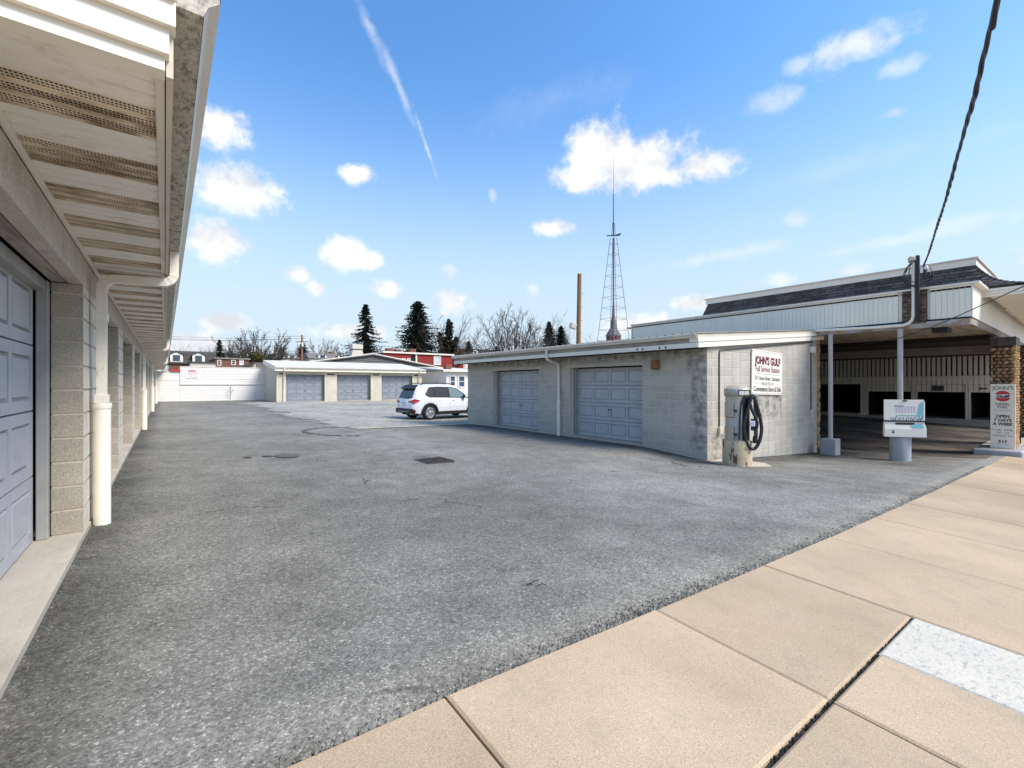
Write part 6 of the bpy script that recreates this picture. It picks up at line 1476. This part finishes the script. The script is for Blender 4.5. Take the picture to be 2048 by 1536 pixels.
def low_shed():
    Y = 50; a, b, c = at(487, 736, Y=Y), at(512, 727, Y=Y), at(534, 727, Y=Y)
    MB().prism([(a.x, GB), (c.x + 1, GB), (c.x + 1, c.z), (b.x, b.z), (a.x, a.z)], Y, Y + 5, 'y').build('wall', 'far_block', lr)
    MB().add([(a.x - 0.2, Y - 0.3, a.z), (b.x, Y - 0.3, b.z), (b.x, Y - 0.3, b.z + 0.2), (a.x - 0.2, Y - 0.3, a.z + 0.2), (a.x - 0.2, Y + 5, a.z + 0.2), (b.x, Y + 5, b.z + 0.2)], [(0, 1, 2, 3), (3, 2, 5, 4)]).build('roof', 'slate', lr)
    MB().box(b.x, c.x + 1, Y - 0.02, Y + 5, b.z - 0.75, b.z + 0.1).build('grey_band', 'grey_shingle_wall', lr)
    MB().box(at(400, 735, Y=Y).x, a.x, Y - 0.1, Y + 5, GB, at(400, 734, Y=Y).z).build('long_roof', 'slate', lr)
low_shed()

# ------------------------------------------------------------------ tower, steeple, poles
mat('galv', (0.16, 0.16, 0.165), 0.6, 0.1, 1); mat('pole_wood', (0.26, 0.15, 0.085), 0.9, 0.2, 2, stretch=(3, 3, 0.3), fine=(30, 0.2)); mat('steeple_slate', (0.15, 0.155, 0.17), 0.8, 0.15, 0.6)
def tower():
    d = ray(1227, 768); z = 92.0; cx_, cy_ = d.x * z, d.y * z; s = z / F
    root = thing('radio_tower', 'tapering steel lattice tower with a long whip aerial', 'tower', (cx_, cy_, GB))
    zt = EYE + (768 - 476) * s; z0 = GB; rt, rb = 6.0 * s * 1.18, None
    def rad(zz):      # half diagonal at height
        y = 768 - (zz - EYE) / s; return (6.5 + (y - 476) * (33.0 - 6.5) / (690 - 476)) * s
    ang = -YAW + R(0); dirs = [Vector((math.cos(ang + k * math.pi / 2), math.sin(ang + k * math.pi / 2), 0)) for k in range(4)]
    C = Vector((cx_, cy_, 0))
    for dv in dirs:
        MB().tube([C + dv * rad(z0) + Vector((0, 0, z0)), C + dv * rad(zt) + Vector((0, 0, zt))], 0.055, 5).build('leg', 'galv', root)
    ys = (488, 509, 531, 552, 574, 595, 616, 638, 660, 682, 704)
    for y in ys:
        zz = EYE + (768 - y) * s; r_ = rad(zz)
        for k in range(4): MB().tube([C + dirs[k] * r_ + Vector((0, 0, zz)), C + dirs[(k + 1) % 4] * r_ + Vector((0, 0, zz))], 0.03, 4).build('girt', 'galv', root)
    MB().tube([C + Vector((0, 0, z0)), C + Vector((0, 0, zt))], 0.16, 6).build('riser', 'galv', root)
    zp = EYE + (768 - 471) * s
    for sg in (-1, 1):
        dv = dirs[0] * sg; t = dirs[1]
        MB().add([C + t * 0.5 + Vector((0, 0, zp)), C - t * 0.9 + Vector((0, 0, zp - 0.3)), C - t * 0.5 + dv * 1.45 + Vector((0, 0, zp + 0.25 * sg)), C + t * 0.5 + dv * 1.3 + Vector((0, 0, zp + 0.1)),
                  C + t * 0.5 + Vector((0, 0, zp + 0.12)), C - t * 0.9 + Vector((0, 0, zp - 0.18)), C - t * 0.5 + dv * 1.45 + Vector((0, 0, zp + 0.37 * sg)), C + t * 0.5 + dv * 1.3 + Vector((0, 0, zp + 0.22))], [(0, 1, 2, 3), (7, 6, 5, 4), (0, 3, 7, 4), (1, 5, 6, 2), (2, 6, 7, 3)]).build('platform', 'black', root)
    for dv in dirs: MB().tube([C + dv * 0.35 + Vector((0, 0, zp)), C + dv * 0.2 + Vector((0, 0, EYE + (768 - 446) * s))], 0.06, 4).build('top_strut', 'black', root)
    MB().tube([C + Vector((0, 0, zp)), C + Vector((0, 0, EYE + (768 - 388) * s)), C + Vector((0, 0, EYE + (768 - 386) * s)), C + Vector((0, 0, EYE + (768 - 310) * s))], 0.1, 6, rads=[0.14, 0.10, 0.05, 0.025]).build('aerial', 'galv', root)
tower()
def steeple():
    d = ray(1227, 768); z = 240.0; s = z / F; C = (d.x * z, d.y * z, 0); H = lambda y: EYE + (768 - y) * s
    root = thing('church_steeple', 'distant brick church steeple with slate spire behind the lattice tower', 'steeple', (C[0], C[1], GB))
    MB().lathe([(14 * s, GB), (14 * s, H(672))], C, 8, False).build('brick_stage', 'brick_far', root)
    MB().lathe([(15 * s, H(673)), (15 * s, H(670)), (8.5 * s, H(659)), (6.5 * s, H(657)), (5.5 * s, H(645)), (3.2 * s, H(632)), (1.6 * s, H(605)), (0.3 * s, H(560))], C, 8, False).build('spire', 'steeple_slate', root)
    for k in range(8):
        a = k * math.pi / 4 + 0.39; x, y = C[0] + 13.2 * s * math.cos(a), C[1] + 13.2 * s * math.sin(a)
        MB().lathe([(2.6 * s, 0), (2.6 * s, 4 * s), (0.2 * s, 8 * s)], (x, y, H(677)), 4, False).build('dormer', 'brick_far', root)
steeple()
def pole():
    z = 34.0; s = z / F; b = ray(1155, 768) * z; t = ray(1159, 768) * z
    p0 = Vector((b.x, b.y, GB)); p1 = Vector((t.x, t.y, EYE + (768 - 548) * s))
    root = thing('light_pole', 'bare wooden pole with a floodlight above the garage roof', 'pole', tuple(p0))
    MB().tube([p0, p1], 0.2, 12, rads=[0.21, 0.155]).build('shaft', 'pole_wood', root)
    q = ray(1147, 652) * z + Vector((0, 0, EYE)); c = p0 + (p1 - p0) * ((q.z - p0.z) / (p1.z - p0.z))
    MB().tube([c, q], 0.03, 6).build('bracket', 'steel_dark', root)
    MB().bbox(-0.26, 0.2, -0.2, 0.2, -0.22, 0.2, 0.04).xf(T(*q) @ RZ(-YAW + 0.3) @ Matrix.Rotation(0.3, 4, 'Y')).build('floodlight', 'fascia_grey', root)
    for k in range(5): MB().tube([p0 + (p1 - p0) * (0.45 + k * 0.1) , p0 + (p1 - p0) * (0.45 + k * 0.1) + Vector((0.3, -0.15, 0))], 0.012, 5).build('step', 'steel_dark', root)
pole()
def utility_pole():
    z = 80.0; s = z / F; b = ray(604, 768) * z; H = lambda y: EYE + (768 - y) * s
    root = thing('utility_pole', 'dark utility pole with cross arm and transformers beyond the garages', 'pole', (b.x, b.y, GB))
    MB().tube([(b.x, b.y, GB), (b.x, b.y, H(670))], 0.2, 8, rads=[0.2, 0.15]).build('shaft', 'pole_wood', root)
    r = Vector((CS, -SN, 0)); c = Vector((b.x, b.y, H(683.5)))
    MB().tube([c - r * 1.15, c + r * 1.1], 0.07, 4).build('cross_arm', 'pole_wood', root)
    c2 = Vector((b.x, b.y, H(676))); MB().tube([c2 - r * 0.1, c2 + r * 0.45], 0.06, 4).build('cross_arm', 'pole_wood', root)
    for o, y in ((-0.45, 694), (0.2, 694)): MB().lathe([(0.18, 0), (0.2, 0.1), (0.2, 0.7), (0.12, 0.78)], tuple(Vector((b.x, b.y, H(y))) + r * o - Vector((SN, CS, 0)) * 0.3), 10).build('transformer', 'fascia_grey', root)
    for k, (y0, y1) in enumerate(((672, 668), (676.5, 672), (676.5, 674.5))):
        a = Vector((b.x, b.y, H(y0))); e = ray(330, 768) * z * 1.05; e.z = H(y1); m = (a + e) / 2 - Vector((0, 0, 0.4))
        tag(MB().tube([a, m, e], 0.022, 4).build('power_line', 'rubber'), ('upper', 'middle', 'lower')[k] + ' of the faint power lines running left from the utility pole', 'wire', 'power lines')
utility_pole()

# ------------------------------------------------------------------ trees
mat('bark', (0.075, 0.062, 0.053), 0.95, 0.25, 3); mat('bark_red', (0.12, 0.065, 0.055), 0.95, 0.25, 3); mat('bark_pale', (0.15, 0.135, 0.125), 0.95, 0.2, 3)
mat('needles', (0.014, 0.022, 0.015), 0.9, 0.4, 0.8, rnd=0.4); mat('ivy', (0.018, 0.024, 0.012), 0.8, 0.4, 1, rnd=0.4); mat('yew', (0.060, 0.058, 0.020), 0.9, 0.4, 1, rnd=0.4)
def bare_mesh(seed, h, spread=1.0, limbs=13, twigs=9, sub=5, trunk=0.2, tilt=58, fork=0.22, fine=0.014):
    """winter crown: limbs fork low from the trunk and arch upward, twigs follow the limb"""
    rr = random.Random(seed); m = MB()
    th = h * fork; m.tube([Vector((0, 0, 0)), Vector((0.02, 0, th * 0.3)), Vector((0, 0.02, th * 0.6)), Vector((0.02, 0.02, th * 0.85)), Vector((0, 0, th))], trunk, 5, caps=False, rads=[trunk * 1.2, trunk, trunk * 0.95, trunk * 0.9, trunk * 0.8])
    def arc(p, d, l, r0, r1, bend, n=6, wob=0.05, k=3):
        pts = [p.copy()]; q = p.copy(); dd = d.normalized()
        for i in range(n):
            dd = (dd + Vector((rr.gauss(0, wob), rr.gauss(0, wob), bend / n + rr.gauss(0, wob)))).normalized(); q = q + dd * (l / n); pts.append(q.copy())
        m.tube(pts, r0, k, caps=False, rads=[r0 + (r1 - r0) * i / n for i in range(n + 1)])
        return pts, dd
    def side(d, ang):
        ax = d.orthogonal().normalized(); ax.rotate(Matrix.Rotation(rr.uniform(0, 6.283), 3, d)); return (d * math.cos(ang) + ax * math.sin(ang)).normalized()
    for i in range(limbs):
        az = i * 2.39996 + rr.uniform(-0.3, 0.3); t = R(tilt) * math.sqrt((i + 0.5) / limbs) * rr.uniform(0.85, 1.1)
        d = Vector((math.cos(az) * math.sin(t), math.sin(az) * math.sin(t), math.cos(t))); l = (h - th * 0.7) * (0.98 - 0.22 * (t / R(60)) ** 2) * rr.uniform(0.88, 1.05)
        p0 = Vector((0, 0, th * rr.uniform(0.55, 1.0))); r0 = trunk * rr.uniform(0.38, 0.6)
        pts, dd = arc(p0, d, l, r0, fine * 1.3, 0.35, 8, 0.055, 4)
        for j in range(twigs):
            u = 0.22 + 0.74 * (j + rr.random()) / twigs; k = min(int(u * 8), 7); p = pts[k] + (pts[k + 1] - pts[k]) * (u * 8 - k); dl = (pts[k + 1] - pts[k]).normalized()
            l2 = l * (0.42 - 0.24 * u) * rr.uniform(0.7, 1.25); p2, d2 = arc(p, side(dl, R(rr.uniform(22, 48))), l2, max(r0 * (1 - u) * 0.55, fine * 1.6), fine, 0.45, 5, 0.09)
            for q in range(sub):
                u2 = 0.2 + 0.78 * (q + rr.random()) / sub; k2 = min(int(u2 * 5), 4); p3 = p2[k2] + (p2[k2 + 1] - p2[k2]) * (u2 * 5 - k2); dl2 = (p2[k2 + 1] - p2[k2]).normalized()
                p4, d4 = arc(p3, side(dl2, R(rr.uniform(22, 52))), l2 * rr.uniform(0.3, 0.55), fine, fine * 0.7, 0.35, 3, 0.12)
                for z in range(2):
                    arc(p4[1 + z], side(d4, R(rr.uniform(25, 55))), l2 * rr.uniform(0.12, 0.28), fine * 0.8, fine * 0.6, 0.3, 2, 0.12)
    return m
def fit(m, h):       # scale to the asked height
    z = max(v[2] for v in m.v); k = h / z; m.v = [(a * k, b * k, c * k) for a, b, c in m.v]; return m
def bare_tree(px, ytop, dist, label, seed, m='bark', spread=0.75, name='bare_tree', wide=1.0, group='bare trees on the skyline', **kw):
    g = ray(px, 768) * dist; h = EYE + (768 - ytop) * dist / F - GB
    root = thing(name, label, 'tree', (g.x, g.y, GB), group)
    mb = fit(bare_mesh(seed, h, spread, **kw), h); 
    if wide != 1.0: mb.v = [(a * wide, b * wide, c) for a, b, c in mb.v]
    n0 = 5 * 5; trunk = MB(); trunk.v = mb.v[:n0]; k = [i for i, f in enumerate(mb.f) if max(f) < n0]; trunk.f = [mb.f[i] for i in k]; trunk.sm = [True] * len(k); trunk.mi = [0] * len(k)
    rest = MB(); rest.v = [v for v in mb.v[n0:]]; rest.f = [tuple(q - n0 for q in f) for f in mb.f if min(f) >= n0]; rest.sm = [True] * len(rest.f); rest.mi = [0] * len(rest.f)
    trunk.build('trunk', m, root, T(g.x, g.y, GB)); rest.build('crown', m, root, T(g.x, g.y, GB) @ RZ(seed))
    return root, g, h
bare_tree(522, 651, 95, 'broad bare tree fanning upward above the white wall', 21, limbs=22, twigs=10, tilt=66, trunk=0.34, fork=0.2, fine=0.036)
bare_tree(480, 676, 100, 'thin bare tree left of the broad fan shaped tree', 22, limbs=13, tilt=64, fine=0.03)
bare_tree(447, 672, 105, 'pale bare tree behind the small spruce', 23, m='bark_pale', limbs=12, tilt=64, fine=0.028)
bare_tree(369, 682, 120, 'faint pale bare tree above the slate roof', 24, m='bark_pale', limbs=9, tilt=60)
bare_tree(640, 674, 105, 'reddish bare tree right of the utility pole', 25, m='bark_red', limbs=16, tilt=74, fine=0.034)
bare_tree(688, 676, 110, 'bare tree just left of the first tall spruce', 26, limbs=13, tilt=66, fine=0.03)
bare_tree(582, 688, 115, 'small bare tree left of the utility pole', 27, m='bark_red', limbs=9, tilt=62, twigs=7)
bare_tree(1026, 602, 75, 'large spreading bare tree above the middle garage roof', 28, limbs=18, twigs=9, tilt=58, trunk=0.3, fork=0.26, fine=0.026)
bare_tree(1094, 618, 104, 'slender bare tree rising behind the pair of dark firs', 29, limbs=11, tilt=42, trunk=0.24, fine=0.018)
bare_tree(1172, 664, 95, 'faint bare tree beside the wooden light pole', 30, m='bark_pale', limbs=7, tilt=55, twigs=7)
bare_tree(975, 690, 110, 'low bare tree over the hilltop roofs', 33, limbs=9, tilt=66, twigs=7)
def conifer(px, ytop, ybase, dist, half, label, seed, n=9, m='needles', name='conifer', lean=0.0, gap=0.25, group='evergreens on the skyline', droop=0.35, full=1.0):
    rr = random.Random(seed); g = ray(px, 768) * dist; s = dist / F; zt = EYE + (768 - ytop) * s; zb = EYE + (768 - ybase) * s; H = zt - zb; RB = half * s * 1.5
    root = thing(name, label, 'tree', (g.x, g.y, GB), group)
    MB().tube([(g.x, g.y, GB), (g.x, g.y, zt - 0.1)], 0.2, 6, rads=[0.02 * H + 0.06, 0.02]).build('trunk', 'bark', root)
    b = MB(); z = 0.0
    while z < H * 0.985:
        t = z / H; r = RB * (1 - t) ** (0.85 / full) * rr.uniform(0.7, 1.12) + 0.08; k = max(5, int(n * (0.5 + 0.6 * (1 - t)))); a0 = rr.uniform(0, 6.28)
        for i in range(k):
            if rr.random() < gap * 0.5: continue
            a = a0 + i * 6.283 / k + rr.uniform(-0.25, 0.25); l = r * rr.uniform(0.55, 1.12); d = Vector((math.cos(a), math.sin(a), 0)); sd_ = Vector((-d.y, d.x, 0)); q = int(4 + l / (0.045 * H) * 1.6)
            for j in range(q):
                u = (j + rr.random()) / q; p = Vector((g.x, g.y, zb + z)) + d * l * u + Vector((0, 0, -droop * l * u + 0.22 * l * u * u)) + Vector((0, 0, rr.uniform(-0.01, 0.01) * H))
                sz = H * 0.036 * rr.uniform(0.6, 1.25) * (1.15 - 0.5 * u)
                for side_ in (-1, 1):
                    tip = p + (d * rr.uniform(0.3, 0.9) + sd_ * side_ * rr.uniform(0.5, 1.1)).normalized() * sz * 1.5 + Vector((0, 0, -sz * rr.uniform(0.1, 0.8))); w = Vector((0, 0, 1)) * sz * rr.uniform(0.25, 0.5) + d * sz * 0.3
                    b.add([p - w * 0.5, tip, p + w], [(0, 1, 2)])
        z += H * 0.024 * rr.uniform(0.8, 1.3) * (1.25 - 0.4 * t)
    b.build('crown', m, root)
conifer(731, 608, 712, 88, 36, 'tall dark spruce with ragged layers behind the ventilator box', 41, n=9, gap=0.55, droop=0.42)
conifer(836, 601, 708, 84, 40, 'broad dark spruce behind the red boarded house', 42, n=13, gap=0.15, full=1.5)
conifer(439, 679, 716, 100, 17, 'small dark spruce among bare trees above the white wall', 43, n=9, gap=0.3)
conifer(1098, 642, 697, 90, 17, 'taller of the two dark firs above the middle garage', 44, n=10, gap=0.15, full=1.4)
conifer(1122, 651, 700, 88, 21, 'shorter of the two dark firs, nearer the wooden light pole', 45, n=10, gap=0.15, full=1.2)
conifer(605, 684, 712, 108, 17, 'low dark evergreen behind the utility pole', 46, n=10, gap=0.2, full=1.4)
conifer(562, 692, 716, 120, 9, 'tiny dark evergreen right of the fan shaped tree', 47, n=8)
conifer(937, 682, 702, 115, 11, 'round dark evergreen above the little red gabled house', 48, n=11, gap=0.1, full=2.0)
conifer(993, 692, 706, 130, 11, 'low dark evergreen among the hilltop roofs', 50, n=9, full=2.0)
def ivy_tree():
    root, g, h = bare_tree(900, 618, 84, 'bare tree with its trunk wrapped in dark ivy', 31, limbs=13, tilt=50, trunk=0.3, fine=0.018, name='ivy_tree')
    rr = random.Random(5); b = MB()
    for (x0, y0, x1, y1, w) in ((897, 714, 899, 645, 9), (890, 714, 880, 668, 9), (902, 714, 914, 676, 8), (894, 700, 897, 640, 5), (893, 714, 893, 690, 14)):
        for i in range(520):
            t = rr.random(); s = 84 / F; px = x0 + (x1 - x0) * t + rr.gauss(0, w * (1 - 0.6 * t) * 0.6); py = y0 + (y1 - y0) * t + rr.gauss(0, 2)
            p = ray(px, 768) * (84 + rr.gauss(0, 0.5)); p.z = EYE + (768 - py) * s; a = Vector((rr.gauss(0, 1), rr.gauss(0, 1), rr.gauss(0, 1))).normalized() * 0.28; c = a.cross(Vector((rr.gauss(0, 1), rr.gauss(0, 1), rr.gauss(0, 1)))).normalized() * 0.22
            b.add([p - a, p + c, p + a, p - c], [(0, 1, 2, 3)])
    b.build('ivy', 'ivy', root)
ivy_tree()
def bush(px, py, dist, rx, rz, label, seed, m='yew', cat='bush'):
    rr = random.Random(seed); g = ray(px, 768) * dist; s = dist / F; c = Vector((g.x, g.y, EYE + (768 - py) * s)); b = MB()
    root = thing('bush', label, cat, (g.x, g.y, GB))
    for i in range(1500):
        v = Vector((rr.gauss(0, 1), rr.gauss(0, 1), rr.gauss(0, 1))).normalized() * rr.uniform(0.55, 1.0) * (1 + 0.25 * mnoise.noise((i * 0.13, seed, 0)))
        p = c + Vector((v.x * rx * s, v.y * rx * s, v.z * rz * s)); a = Vector((rr.gauss(0, 1), rr.gauss(0, 1), rr.gauss(0, 1))).normalized() * 0.22; q = a.cross(v).normalized() * 0.16
        b.add([p - a, p + q, p + a], [(0, 1, 2)])
    b.build('foliage', m, root); MB().tube([(g.x, g.y, GB), tuple(c)], 0.12, 6).build('trunk', 'bark', root)
bush(513, 716, 82, 15, 13, 'yellow green yew bush at the foot of the fan shaped tree', 61)
rr_ = random.Random(77)
def thicket():
    m = MB(); rr = rr_
    for i in range(260):
        px = rr.uniform(330, 1190); dist = rr.uniform(118, 150); g = ray(px, 768) * dist; h = rr.uniform(7.0, 9.5) + 1.5 * mnoise.noise((px * 0.02, 0, 0))
        for k in range(7):
            a = Vector((g.x + rr.gauss(0, 1.2), g.y + rr.gauss(0, 1.2), GB)); e = a + Vector((rr.gauss(0, 1.4), rr.gauss(0, 1.4), h * rr.uniform(0.6, 1.0))); m.tube([a, (a + e) / 2 + Vector((rr.gauss(0, .3), rr.gauss(0, .3), 0)), e], 0.06, 3, caps=False, rads=[0.09, 0.06, 0.02])
    tag(m.build('far_thicket', 'bark_red'), 'brown bare thicket along the far skyline', 'thicket', kind='stuff')
thicket()
sap = thing('wall_sapling', 'thin bare sapling growing at the foot of the white wall', 'sapling', (4.6, 43.1, EYE - 1.34))
def sapling():
    rr = random.Random(3); p = at(460, 800, Y=43.1); m = MB()
    m.tube([p, p + Vector((0.03, 0, 0.5)), p + Vector((0.05, 0, 1.15))], 0.02, 5, rads=[0.022, 0.016, 0.006])
    m.build('stem', 'bark', sap); t = MB()
    for i in range(16):
        z = rr.uniform(0.45, 1.1); a = rr.uniform(0, 6.28); l = rr.uniform(0.12, 0.3); t.tube([p + Vector((0.03, 0, z)), p + Vector((0.03 + math.cos(a) * l, math.sin(a) * l * 0.4, z + l * 0.9))], 0.006, 3, caps=False)
    t.build('twigs', 'bark', sap)
sapling()
